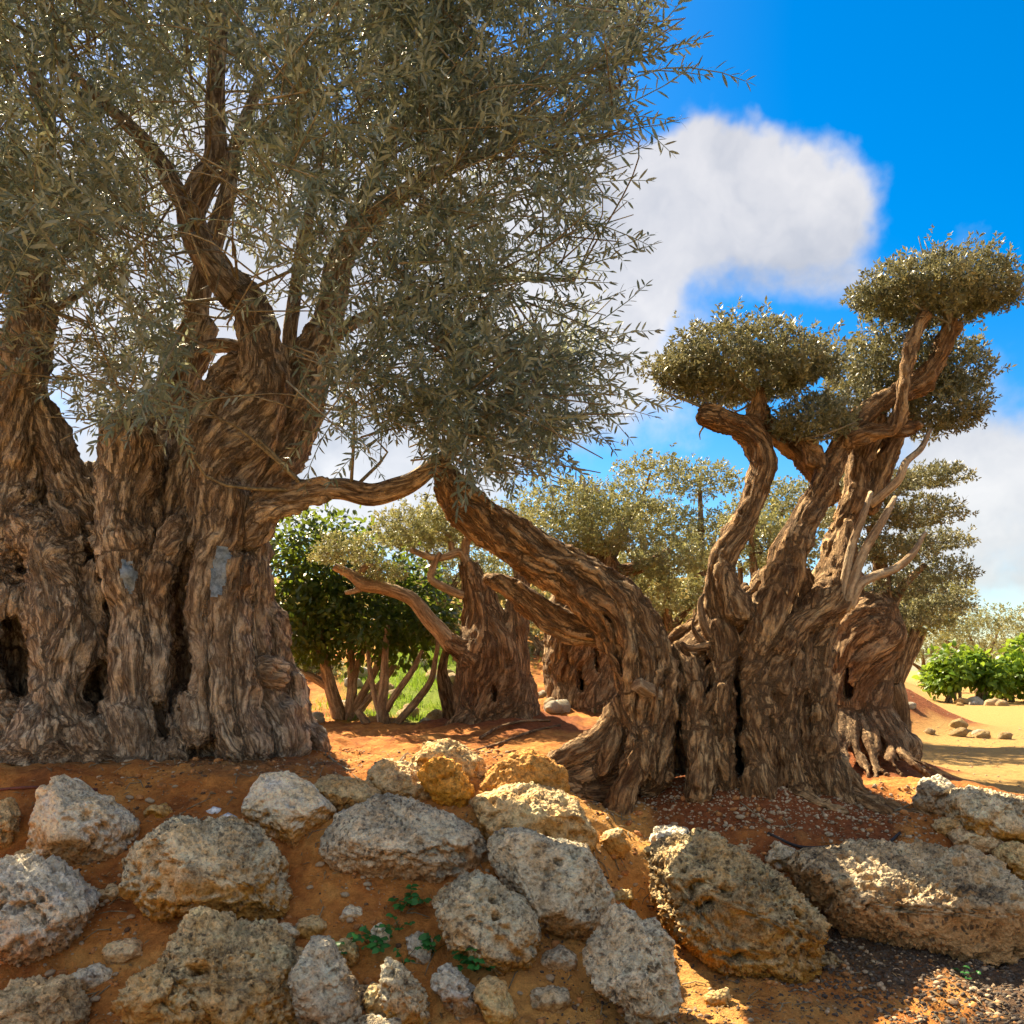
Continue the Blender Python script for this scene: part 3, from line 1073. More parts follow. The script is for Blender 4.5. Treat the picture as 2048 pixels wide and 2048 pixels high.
def ropes(im, rows, Yc, Yr, depth, n, seed, th, rr, k=.008):
    """thin ropey strands wandering over a bole"""
    rows = np.array(rows, float)
    z = CAMZ - (rows[:, 0] - HOR) / F * Yr
    cx, hw = (rows[:, 1] - 1024) / F * Yr, rows[:, 2] / F * Yr
    o = np.argsort(z)
    z, cx, hw = z[o], cx[o], hw[o]
    r = np.random.default_rng(seed)
    for j in range(n):
        a = r.uniform(*th)
        z0 = r.uniform(z[0] - .05, z[-1] - .35)
        L = r.uniform(.6, 1.9)
        m = max(4, int(L / .13))
        ph, am, dr = r.uniform(0, 6.28), r.uniform(.015, .06), r.normal(0, .12)
        rad = r.uniform(*rr)
        zend = z[-1] - r.uniform(-.05, .4)
        if zend - z0 < .25:
            continue
        pts = []
        for i in range(m):
            t = i / (m - 1)
            zz = z0 + (min(z0 + L, zend) - z0) * t
            w = np.interp(zz, z, hw)
            dd = depth * w / hw.mean()
            b = a + dr * t * L + am * math.sin(ph + t * L * 9)
            ps = .95 + .04 * math.sin(ph * 2 + t * 6)
            pts.append([np.interp(zz, z, cx) + w * ps * math.sin(b), Yc - dd * ps * math.cos(b), zz, rad * (.55 + .6 * math.sin(math.pi * min(max(t, .08), .92)))])
        im.chain(np.array(pts), k, .06, .02, seed + j)


def slot(im, pts, Y0, Y1, k=.03):
    for Y in np.arange(Y0, Y1, .09):
        s = 1 - .25 * (Y - Y0) / (Y1 - Y0)
        im.hole(np.array([[*at(px, py, Y), r / F * Y * s] for (px, py, r) in pts]), k)


HG = lambda x, y: float(Hbase(x, y))


LIT = [[(640, 1545), (700, 1505), (840, 1475), (1000, 1490), (1130, 1570), (1210, 1640), (1300, 1690), (1310, 1780), (1420, 1880), (1560, 1930), (1720, 2048), (1560, 2100), (1400, 2048), (1290, 1940), (1240, 1850),
        (1190, 1760), (1100, 1700), (960, 1640), (860, 1600), (760, 1580)], [(600, 1500), (600, 1400), (900, 1400), (900, 1500)], [(1740, 1640), (1800, 1600), (1950, 1640), (2000, 1720), (1900, 1710)]]


def sun_gap(P, r):
    """keep mask: thin the crown where it would shade the sunny strip of ground between the trees"""
    t = np.zeros(len(P))
    sd = np.array(sun_dir)
    for _ in range(12):
        G = P - sd * t[:, None]
        t = t + (G[:, 2] - Hbase(G[:, 0], G[:, 1])) / sd[2] * .9
    G = P - sd * t[:, None]
    px = 1024 + G[:, 0] / np.maximum(G[:, 1], .3) * F
    py = HOR + (CAMZ - G[:, 2]) / np.maximum(G[:, 1], .3) * F
    lit = np.zeros(len(P), bool)
    for poly in LIT:
        for dx, dy in ((0, 0), (55, 0), (-55, 0), (0, 40), (0, -40), (30, 30), (-30, -30)):
            lit |= inpoly(px + dx, py + dy, poly)
    return ~(lit & (r.random(len(P)) < .97))


def build_left_olive():
    root = thing("olive_tree", "huge ancient olive with hollowed fluted trunk and grey paint patches, standing behind the white boulders", "tree",
                 (-3.1, 6.75, gz(-3.1, 6.75)))
    root_loc = np.array(root.location)
    im = Implicit((-4.75, 5.15, .8), (-1.05, 7.7, 4.5), .0172)
    rows = [(1540, 190, 455), (1490, 190, 425), (1412, 190, 398), (1330, 190, 385), (1240, 190, 345), (1170, 190, 342), (1100, 190, 330), (1040, 185, 305), (985, 190, 300)]
    trunk_strands(im, rows, 6.55, 6.5, .55, 30, 3, HG, (-1.9, 1.95), (.045, .09), .24, .56, .014)
    ropes(im, rows, 6.55, 6.5, .56, 64, 500, (-1.5, 1.8), (.022, .036), .010)
    # principal columns seen in the photograph
    def col(pts, k=.03, wob=.03, seed=0):
        return im.chain(np.array([[*at(a, b, y), r / F * y] for (a, b, y, r) in pts]), k, .06, wob, seed)
    col([(100, 1500, 5.86, 78), (118, 1420, 5.95, 60), (125, 1300, 6.0, 58), (118, 1200, 6.02, 58), (105, 1110, 6.05, 50), (70, 1060, 6.1, 40)], seed=1)
    col([(270, 1500, 5.85, 55), (268, 1420, 5.93, 42), (268, 1320, 5.96, 40), (262, 1220, 5.98, 36), (252, 1140, 6.0, 40), (250, 1040, 6.05, 46)], seed=2)
    col([(0, 1490, 5.9, 60), (-20, 1400, 6.0, 45), (-30, 1250, 6.05, 50), (-10, 1130, 6.1, 48)], seed=3)
    for j, pts in enumerate([
        [(400, 1460, 5.85, 30), (395, 1380, 5.95, 26), (398, 1280, 5.98, 24), (412, 1180, 6.0, 24), (432, 1090, 6.02, 30), (452, 990, 6.1, 40)],
        [(470, 1490, 5.86, 34), (450, 1400, 5.96, 24), (440, 1300, 5.98, 24), (440, 1210, 6.0, 26), (455, 1130, 6.05, 26)],
        [(520, 1500, 5.92, 34), (500, 1400, 6.0, 26), (478, 1310, 6.03, 24), (468, 1220, 6.05, 22), (480, 1140, 6.1, 26)],
        [(575, 1505, 6.05, 36), (548, 1420, 6.15, 28), (520, 1330, 6.18, 26), (500, 1240, 6.2, 26), (505, 1160, 6.25, 30), (495, 1090, 6.3, 30)],
        [(618, 1505, 6.3, 30), (590, 1430, 6.38, 26), (566, 1340, 6.45, 28), (535, 1250, 6.45, 26), (520, 1170, 6.45, 24)],
        [(340, 1500, 5.86, 34), (322, 1450, 5.95, 22), (310, 1380, 5.98, 20), (322, 1290, 6.0, 18), (318, 1200, 6.0, 20), (335, 1120, 6.0, 22), (360, 1060, 6.05, 30)],
        [(205, 1500, 5.84, 50), (190, 1460, 5.95, 30), (170, 1440, 6.0, 26)],
        [(520, 1345, 6.12, 34), (545, 1350, 6.2, 30)], [(528, 1190, 6.3, 24), (530, 1160, 6.3, 22)],
    ]):
        col(pts, .025, .035, 20 + j)
    # the three upper masses: left pillar, cut stump, right limb mass
    A = pxc([(20, 1160, 6.25, 66), (20, 1050, 6.25, 62), (22, 950, 6.3, 58), (28, 850, 6.3, 54), (42, 760, 6.3, 48), (60, 680, 6.3, 42), (62, 600, 6.3, 36)])
    A[:, 3] *= .86
    im.chain(A, .05, .08)
    bundle(im, A, 9, .34, 40, .82)
    Bm = pxc([(185, 1070, 6.3, 44), (150, 985, 6.3, 38), (110, 905, 6.35, 32), (78, 820, 6.35, 26), (66, 770, 6.35, 22)])
    Bm[:, 3] *= .86
    im.chain(Bm, .05, .08)
    bundle(im, Bm, 7, .36, 50, .8)
    Cs = pxc([(255, 1090, 6.15, 62), (256, 1000, 6.15, 58), (258, 930, 6.15, 54), (258, 880, 6.12, 60)])
    Cs[:, 3] *= .86
    im.chain(Cs, .05, .08)
    bundle(im, Cs, 10, .26, 60, .86, twist=.3)
    E1 = pxc([(410, 1090, 6.25, 66), (432, 1000, 6.25, 66), (465, 915, 6.3, 66), (505, 840, 6.35, 56), (538, 770, 6.35, 46), (535, 710, 6.33, 41), (505, 625, 6.28, 38), (465, 572, 6.25, 34)])
    E1[:, 3] *= .86
    im.chain(E1, .05, .08)
    bundle(im, E1, 11, .28, 70, .86, twist=1.2)
    E2 = pxc([(470, 1080, 6.5, 52), (515, 985, 6.5, 52), (560, 900, 6.55, 48), (595, 830, 6.6, 42), (625, 745, 6.6, 34), (650, 660, 6.6, 30)])
    E2[:, 3] *= .86
    im.chain(E2, .05, .08)
    bundle(im, E2, 8, .32, 80, .84)
    E3 = pxc([(345, 1070, 6.35, 56), (375, 975, 6.4, 50), (400, 890, 6.45, 46), (440, 805, 6.5, 42), (490, 750, 6.5, 38), (535, 745, 6.5, 30)])
    E3[:, 3] *= .86
    im.chain(E3, .05, .08)
    bundle(im, E3, 9, .32, 90, .84)
    G = pxc([(330, 1000, 6.6, 50), (300, 900, 6.75, 44), (340, 800, 6.8, 34), (385, 700, 6.8, 26), (395, 640, 6.8, 23)])
    im.chain(G, .05, .08)
    J = pxc([(470, 1080, 6.2, 42), (505, 1045, 6.15, 31), (554, 1005, 6.1, 24), (645, 978, 6.05, 20)])
    im.chain(J, .04, .07, .01)
    # hollows and slits
    slot(im, [(352, 1140, 10), (356, 1210, 16), (360, 1300, 24), (364, 1365, 28)], 5.78, 6.45)
    slot(im, [(372, 1030, 8), (366, 1090, 12)], 5.8, 6.3)
    slot(im, [(196, 1335, 18), (192, 1385, 29)], 5.75, 6.4)
    slot(im, [(212, 1270, 9), (208, 1330, 12)], 5.8, 6.3)
    slot(im, [(22, 1250, 26), (26, 1330, 36), (40, 1380, 28)], 5.7, 6.5)
    slot(im, [(316, 1410, 15), (330, 1470, 20)], 5.65, 6.2)
    for (a, b, r) in [(205, 1160, 15), (190, 1235, 10), (38, 1145, 14), (84, 1135, 12), (92, 1222, 7), (142, 1224, 5), (300, 1190, 9), (415, 1228, 8), (452, 1155, 9),
                      (330, 1115, 11), (240, 900, 12), (128, 940, 10), (488, 1450, 10), (100, 1475, 14), (360, 1525, 12), (440, 1400, 7), (508, 1208, 9), (533, 1212, 10)]:
        slot(im, [(a, b, r), (a + 2, b + r, r * .9)], 5.75, 6.25, .02)
    me = im.mesh("trunk", M["bark_old"], .045, .022, 1)
    tr = link("trunk", me)
    # sealing paint on two pruning wounds: patches of the bark surface, a little proud of it
    V, Q = im.V, im.Q
    cen = V[Q].mean(1)
    px = 1024 + cen[:, 0] / cen[:, 1] * F
    py = HOR - (cen[:, 2] - CAMZ) / cen[:, 1] * F
    nrm = vnormals(V, Q)
    wob = 5 * fbm(cen * 16, 2, 77)
    for poly in ([(243, 1120), (262, 1124), (272, 1145), (272, 1170), (262, 1190), (250, 1180), (243, 1150)],
                 [(430, 1100), (455, 1088), (462, 1110), (450, 1140), (447, 1170), (440, 1192), (424, 1196), (420, 1160), (428, 1130)]):
        sel = inpoly(px + wob, py + wob[::-1], poly) & (cen[:, 1] < 6.6)
        if sel.any():
            cell = (np.floor(px / 9) * 4096 + np.floor(py / 9)).astype(np.int64)
            uq, inv0 = np.unique(cell[sel], return_inverse=True)
            mn = np.full(len(uq), 99.)
            np.minimum.at(mn, inv0, cen[sel][:, 1])
            idx = np.nonzero(sel)[0]
            sel[idx[cen[idx, 1] > mn[inv0] + .05]] = False
        qs = Q[sel]
        if len(qs) == 0:
            continue
        lab = np.arange(len(V))
        for _ in range(300):
            mn = lab[qs].min(1)
            nl = lab.copy()
            np.minimum.at(nl, qs.ravel(), np.repeat(mn, 4))
            if (nl == lab).all():
                break
            lab = nl
        fl = lab[qs[:, 0]]
        qs = qs[fl == np.bincount(fl).argmax()]
        ids, inv = np.unique(qs, return_inverse=True)
        pv = V[ids] + nrm[ids] * .004
        o = link("paint_patch", mesh_np("paint_patch", pv, inv.reshape(-1, 4), True, None, M["paint"]))
        o["label"] = "blue grey sealing paint daubed on a pruning wound"
        o.parent = root
        o.location = -root_loc
    tr.parent = root
    tr.location = -root_loc
    # upper limbs
    limbs = {
        "F": [(478, 590, 6.25, 36), (427, 534, 6.2, 31), (395, 480, 6.15, 30), (381, 440, 6.12, 30), (384, 405, 6.1, 31)],
        "F1": [(384, 420, 6.1, 27), (352, 380, 6.08, 20), (311, 311, 6.0, 17), (267, 262, 5.9, 14), (200, 200, 5.7, 10), (120, 120, 5.5, 7)],
        "F2": [(384, 415, 6.1, 28), (408, 365, 6.1, 26), (432, 320, 6.1, 23), (428, 250, 6.1, 20), (430, 160, 6.05, 18), (440, 60, 6.0, 15), (470, -80, 5.9, 11)],
        "A": [(62, 620, 6.3, 37), (66, 520, 6.3, 30), (68, 430, 6.3, 23), (84, 340, 6.3, 19), (95, 250, 6.25, 16), (60, 120, 6.2, 12)],
        "G": [(393, 660, 6.8, 24), (400, 580, 6.8, 22), (425, 480, 6.8, 20), (450, 400, 6.8, 17), (470, 300, 6.8, 14), (520, 160, 6.8, 10)],
        "G2": [(395, 700, 6.75, 15), (440, 690, 6.7, 14), (510, 700, 6.6, 13)],
        "H": [(578, 760, 6.6, 17), (580, 660, 6.6, 14), (594, 560, 6.6, 13), (608, 480, 6.6, 12), (640, 330, 6.6, 9)],
        "I": [(645, 680, 6.6, 31), (668, 585, 6.6, 29), (690, 500, 6.55, 24), (760, 420, 6.45, 19), (860, 355, 6.3, 15), (980, 300, 6.1, 11), (1120, 235, 5.9, 7), (1240, 170, 5.7, 4)],
        "I2": [(690, 500, 6.55, 20), (740, 380, 6.5, 15), (800, 250, 6.4, 11), (880, 120, 6.2, 8), (960, -20, 6.0, 6)],
        "J": [(620, 983, 6.06, 20), (680, 978, 6.03, 21), (745, 992, 6.0, 22), (800, 976, 5.98, 21), (840, 955, 5.95, 18), (900, 905, 5.9, 14), (980, 840, 5.8, 9), (1080, 780, 5.7, 6)],
        "K": [(640, 690, 6.6, 16), (720, 640, 6.5, 12), (850, 590, 6.4, 9), (1000, 560, 6.2, 6), (1150, 560, 6.0, 4)],
        "L": [(60, 640, 6.3, 12), (140, 600, 6.35, 8), (230, 530, 6.45, 5), (300, 470, 6.5, 3), (350, 400, 6.5, 2)],
    }
    for key, pts in limbs.items():
        o = tube_obj("limb", pxc(pts), M["bark_old"], root, sides=14, step=.045, rough=.09, seed=len(key) + ord(key[0]))
        o.location = -root_loc
    # ---- crown
    r = np.random.default_rng(21)
    poly = [(-260, -260), (1400, -260), (1330, -40), (1255, 110), (1215, 250), (1190, 330), (1175, 420), (1165, 520), (1130, 590), (1170, 650), (1210, 720), (1215, 800), (1180, 850),
            (1090, 920), (1010, 965), (930, 980), (880, 945), (800, 915), (735, 905), (650, 875), (600, 800), (560, 640), (480, 640), (430, 700), (410, 800), (330, 850), (210, 850), (140, 800), (75, 740), (-260, 780)]
    n = 3800
    px, py = r.uniform(-300, 1400, n), r.uniform(-300, 985, n)
    Y = np.where(px > 700, 4.7 + 1.9 * r.random(n), 4.4 + 3.5 * r.random(n))
    P = np.stack([(px - 1024) / F * Y, Y, CAMZ - (py - HOR) / F * Y], 1)
    cc0 = np.array([-2.0, 6.4, 3.0])
    D0 = (P - cc0) / np.linalg.norm(P - cc0, axis=1)[:, None] * np.array([1, .6, .45]) + r.normal(0, .42, P.shape)
    D0[:, 2] -= .12
    D0 /= np.linalg.norm(D0, axis=1)[:, None]
    ok = inpoly(px, py, poly) & (fbm(P * 1.5, 3, 50) + .30 > r.uniform(-.1, .55, n))
    P, D0 = P[ok], D0[ok]
    # each bough carries a tip spray and side sprays along its length
    CP, CD, par = [P + D0 * .42], [D0], [np.arange(len(P))]
    for q in range(6):
        side = np.cross(D0, r.normal(0, 1, D0.shape))
        side /= np.linalg.norm(side, axis=1)[:, None]
        CP.append(P + D0 * (.04 + .075 * q) + r.normal(0, .01, P.shape))
        CD.append(D0 * r.uniform(.55, .95, (len(P), 1)) + side * .75 - np.array([0, 0, .12]))
        par.append(np.arange(len(P)))
    boughs, PB, DB = P, np.vstack(CP), np.vstack(CD)
    par = np.concatenate(par)
    mid = PB + DB * .15
    Y = mid[:, 1]
    px, py = 1024 + mid[:, 0] / Y * F, HOR - (mid[:, 2] - CAMZ) / Y * F
    m = len(PB)
    ok = inpoly(px, py, poly)
    lim = [limbs["F"], limbs["F1"][:4], limbs["F2"][:5], [(547, 823), (534, 712), (503, 623), (465, 572)]]
    dl = np.min([polydist(px, py, L) for L in lim], 0)
    ok &= ~((dl < 70) & (Y < 6.5) & (r.random(m) < .97))
    dl = np.min([polydist(px, py, L) for L in [limbs["A"][:5], [(30, 850), (45, 760), (62, 620)], limbs["G"][:4]]], 0)
    ok &= ~((dl < 32) & (Y < 6.5) & (r.random(m) < .6))
    ok &= ~((polydist(px, py, [(545, 860), (535, 700), (480, 600)]) < 120) & (r.random(m) < .86))
    ok &= ~((polydist(px, py, limbs["I"][:6]) < 34) & (Y < 6.4) & (r.random(m) < .75))
    gap = np.exp(-(((px - 300) / 110) ** 2 + ((py - 540) / 90) ** 2)) + np.exp(-(((px - 140) / 80) ** 2 + ((py - 680) / 100) ** 2)) + np.exp(-(((px - 560) / 70) ** 2 + ((py - 620) / 90) ** 2)) + np.exp(-(((px - 480) / 80) ** 2 + ((py - 760) / 60) ** 2))
    gap += .55 * np.exp(-(((px - 1110) / 110) ** 2 + ((py - 590) / 80) ** 2)) + .58 * np.clip((px - 700) / 450, 0, 1)
    ok &= ~(gap * .8 > r.random(m))
    ok &= sun_gap(PB, r)
    P, PD, par = PB[ok], DB[ok], par[ok]
    print("crown sprays", len(P))
    # more crown above, behind and to the left of the frame: it is what shades the bank
    ex = r.uniform((-6.5, 5.6, 3.0), (-1.6, 10.0, 6.4), (900, 3))
    epx = 1024 + ex[:, 0] / ex[:, 1] * F
    epy = HOR - (ex[:, 2] - CAMZ) / ex[:, 1] * F
    keep = (fbm(ex * 1.2, 2, 60) > -.12) & ((epx < 0) | (epy < 250)) & (((ex[:, 0] + 3.6) / 3) ** 2 + ((ex[:, 1] - 7.4) / 2.6) ** 2 < 1)
    ex = ex[keep]
    ex = ex[sun_gap(ex, r)]
    # drooping front sprays and the fringe against the sky, set one by one
    hand = [(1300, 90, 4.6, 1, .35), (1395, 125, 4.6, 1, -.05), (1280, 160, 4.6, 1, .1), (1290, 210, 4.6, 1, .45), (1310, 260, 4.7, 1, -.45), (1260, 300, 4.8, 1, .2), (1250, 350, 4.8, 1, .1),
            (1240, 395, 4.9, 1, -.1), (1260, 460, 4.8, 1, -.25), (1250, 500, 4.8, 1, .25), (1250, 520, 4.8, 1, -.1), (1210, 590, 4.9, 1, .4), (1260, 640, 4.9, 1, .2), (1250, 680, 5, 1, .3),
            (1250, 730, 5, 1, 0), (1280, 790, 5, 1, -.4), (1265, 830, 5, 1, -.25), (1240, 860, 5, 1, -.3), (1340, 30, 4.6, 1, .6), (1370, 10, 4.6, 1, .8), (1260, 30, 4.6, 1, .3), (1230, 430, 4.8, 1, 0),
            (1210, 560, 4.9, 1, .2), (1220, 700, 5, 1, .2), (1190, 880, 5, 1, -.4), (1150, 930, 5.2, .8, -.6),
            (1440, 112, 4.6, 1, .1), (1350, 95, 4.6, 1, .1), (1340, 200, 4.7, 1, .2), (1330, 285, 4.7, 1, -.3), (1320, 60, 4.6, 1, .5), (1285, 480, 4.8, 1, -.2), (1290, 655, 4.9, 1, .15), (1300, 810, 5, 1, -.2), (330, 120, 4.5, .6, .5), (520, 60, 4.6, .3, 1), (620, 250, 4.7, .8, -.3), (700, 420, 4.8, .7, -.6), (760, 330, 4.8, .9, .2), (820, 560, 4.9, .8, -.5),
            (150, 330, 4.4, -1, .1), (110, 410, 4.3, -1, .15), (180, 415, 4.3, -1, .05), (90, 240, 4.4, -1, .2), (60, 60, 4.4, -1, -.1), (230, 350, 4.5, -.8, -.4), (420, 110, 4.6, .8, .4),
            (450, 580, 4.8, -1, .0), (560, 560, 4.8, -1, .3), (530, 640, 4.9, -.8, -.3), (640, 560, 4.9, -1, -.5), (330, 750, 4.9, .1, -1), (370, 770, 4.9, .3, -1), (300, 830, 4.9, -.9, -.2), (350, 850, 4.9, .5, -.6),
            (240, 840, 4.9, -1, -.2), (560, 880, 5.3, -.8, -.3), (620, 860, 5.3, .2, -1), (600, 920, 5.3, -.5, -.7), (660, 800, 5.2, -.6, -.8), (680, 700, 5, .5, -.8), (640, 740, 5.1, -.4, -.9), (60, 690, 4.8, -.8, .1), (30, 560, 4.6, .3, -1), (100, 560, 4.8, .6, -.9),
            (860, 900, 5.4, -.2, -1), (930, 930, 5.4, .1, -1), (1000, 940, 5.4, .5, -.9), (840, 860, 5.4, -.7, -.6), (900, 860, 5.3, .3, -.8), (970, 880, 5.3, .7, -.5)]
    hp, hd = [], []
    for (a, b, y, dx, dz) in hand:
        tip = at(a, b, y)
        d = np.array([dx, r.uniform(-.25, .1), dz])
        d /= np.linalg.norm(d)
        for s in range(2):
            hp.append(tip - d * (.30 + .27 * s) * 1.0 + r.normal(0, .012, 3))
            hd.append(d + r.normal(0, .06, 3) + np.array([0, 0, .12 * s]))
    hp, hd = np.array(hp), np.array(hd)
    cc = np.array([-2.0, 6.3, 3.2])
    def dirs(P):
        d = (P - cc) / np.linalg.norm(P - cc, axis=1)[:, None]
        d = d * np.array([1, .8, .5]) + r.normal(0, .45, P.shape)
        d[:, 2] -= .18
        return d
    allP = np.vstack([hp, P, ex])
    allD = np.vstack([hd, PD, dirs(ex)])
    zh = r.normal(0, .45, allP.shape) + np.array([0, -.35, 1.0])
    sc = r.uniform(.85, 1.25, len(allP))
    sc[:len(hp)] = 1.22
    tint = r.normal(0, .06, len(allP)) + .34 * fbm(allP * 1.6, 2, 70) + .06
    tint[:len(hp)] = r.uniform(-.1, .1, len(hp))
    # the sprays one can pick out, nearest the eye, are parts of their own; the rest is the crown mass
    tmesh = [mesh_np("leafy_spray", T[0], T[1], False, {"tint": T[2]}, M["olive_leaf"]) for T in SPRIGS]
    near = np.zeros(len(allP), bool)
    near[:len(hp)] = True
    order = np.argsort(allP[:, 1] + 99 * near)
    near[order[:290 - len(hp)]] = True
    R = basis(allD, zh)
    which = r.integers(0, len(SPRIGS), len(allP))
    from mathutils import Matrix
    for i in np.nonzero(near)[0]:
        o = link("leafy_spray", tmesh[which[i]], root)
        m = np.eye(4)
        m[:3, :3] = R[i] * sc[i]
        m[:3, 3] = allP[i] - root_loc
        o.matrix_local = Matrix(m.tolist())
    f = ~near
    parts = []
    for k, T in enumerate(SPRIGS):
        for (TT, s) in ((T, f & (which == k) & (allP[:, 1] < 5.0)), (SPRIGS_FAR[k], f & (which == k) & (allP[:, 1] >= 5.0))):
            if s.any():
                parts.append(replicate(TT, R[s], allP[s], sc[s], tint[s]))
    V, Fc, t = merge(parts)
    o = link("crown", mesh_np("crown", V - root_loc, Fc, False, {"tint": t}, M["olive_leaf"]), root, None, "stuff")
    # branchlets from the limbs to the leaf masses
    sk = np.vstack([catmull(pxc(pts), .1) for pts in limbs.values()])
    specs = []
    for j in np.unique(par):
        b0, t0 = boughs[j], D0[j]
        specs.append(np.array([[*(b0 - t0 * .12), .006], [*(b0 + t0 * .18), .0048], [*(b0 + t0 * .44), .0030]]))
    ends = boughs[r.permutation(len(boughs))[:150]]
    for e in ends:
        d = np.linalg.norm(sk[:, :3] - e, axis=1)
        k = int(np.argmin(d))
        if d[k] < .25 or d[k] > 1.5:
            continue
        s = sk[k, :3]
        mid = (s + e) / 2 + r.normal(0, .16, 3) * d[k] + np.array([0, .1, .12]) * d[k]
        ra = min(.014, sk[k, 3] * .5)
        specs.append(np.array([[*s, ra], [*mid, ra * .7], [*e, .003]]))
    for k in range(0, len(hp), 2):
        d = np.linalg.norm(sk[:, :3] - hp[k + 1], axis=1)
        q = int(np.argmin(d))
        e, dd = hp[k + 1], hd[k + 1] / np.linalg.norm(hd[k + 1])
        b0 = e - dd * .42 + np.array([0, .12, -.05]) + r.normal(0, .03, 3)
        specs.append(np.array([[*b0, .005], [*(e - dd * .2), .004], [*e, .003]]))
    o = join_tubes("branchlets", specs, M["twig"], root, "stuff", sides=4, step=.18, rough=.02)
    o.location = -root_loc


build_left_olive()


# ------------------------------------------------------------------ cloud-pruned crowns
def pad_leaves(r, c, rad, n, sc=1.0, flat=.55):
    """tufts through an ellipsoidal pad: thick rind, flatter underside, upright shoots on top"""
    d = r.normal(size=(n, 3))
    d /= np.linalg.norm(d, axis=1)[:, None]
    d[:, 2] = np.where(d[:, 2] < 0, d[:, 2] * flat, d[:, 2])
    lump = 1 + .30 * fbm(d * 2.3 + c, 3, 80) + .10 * fbm(d * 7 + c, 2, 81)
    t = r.random(n) ** .33 * lump
    P = c + d * t[:, None] * np.asarray(rad)
    spike = (r.random(n) < .10) & (d[:, 2] > .1)
    P[spike] += (d[spike] * .5 + np.array([0, 0, .6])) * (r.random(spike.sum()) * .11 * sc)[:, None]
    D = d + r.normal(0, .45, d.shape) + np.array([0, 0, .35])
    D[spike] += np.array([0, 0, 1.2])
    return P, D, r.normal(0, 1, d.shape), r.uniform(.75, 1.3, n) * sc, r.normal(0, .09, n) + .25 * fbm(P * 4.0, 2, 83) + .10


def crown_part(name, pads, material, root, seed, kind=None):
    r = np.random.default_rng(seed)
    L = [pad_leaves(r, np.asarray(c), rad, int(n * .95), sc * .96) for (c, rad, n, sc) in pads]
    P, D, Z, S, T = (np.concatenate([q[i] for q in L]) for i in range(5))
    (V, Fc, t), _, _ = scatter(TUFTS, P, D, Z, S, T, r)
    loc = np.array(root.location)
    return link(name, mesh_np(name, V - loc, Fc, False, {"tint": t}, material), root, None, kind)


def px_pad(px, py, Y, rx, rz, n, sc=1.0, deep=.9):
    return (at(px, py, Y), (rx / F * Y, rx / F * Y * deep, rz / F * Y), n, sc)


def shoots(r, c, n, spread, root, material, base):
    """thin bare shoots inside a pad"""
    out = []
    for k in range(n):
        e = c + r.normal(0, 1, 3) * spread
        m = (base + e) / 2 + r.normal(0, .03, 3)
        out.append(np.array([[*base, .010], [*m, .007], [*e, .003]]))
    return out


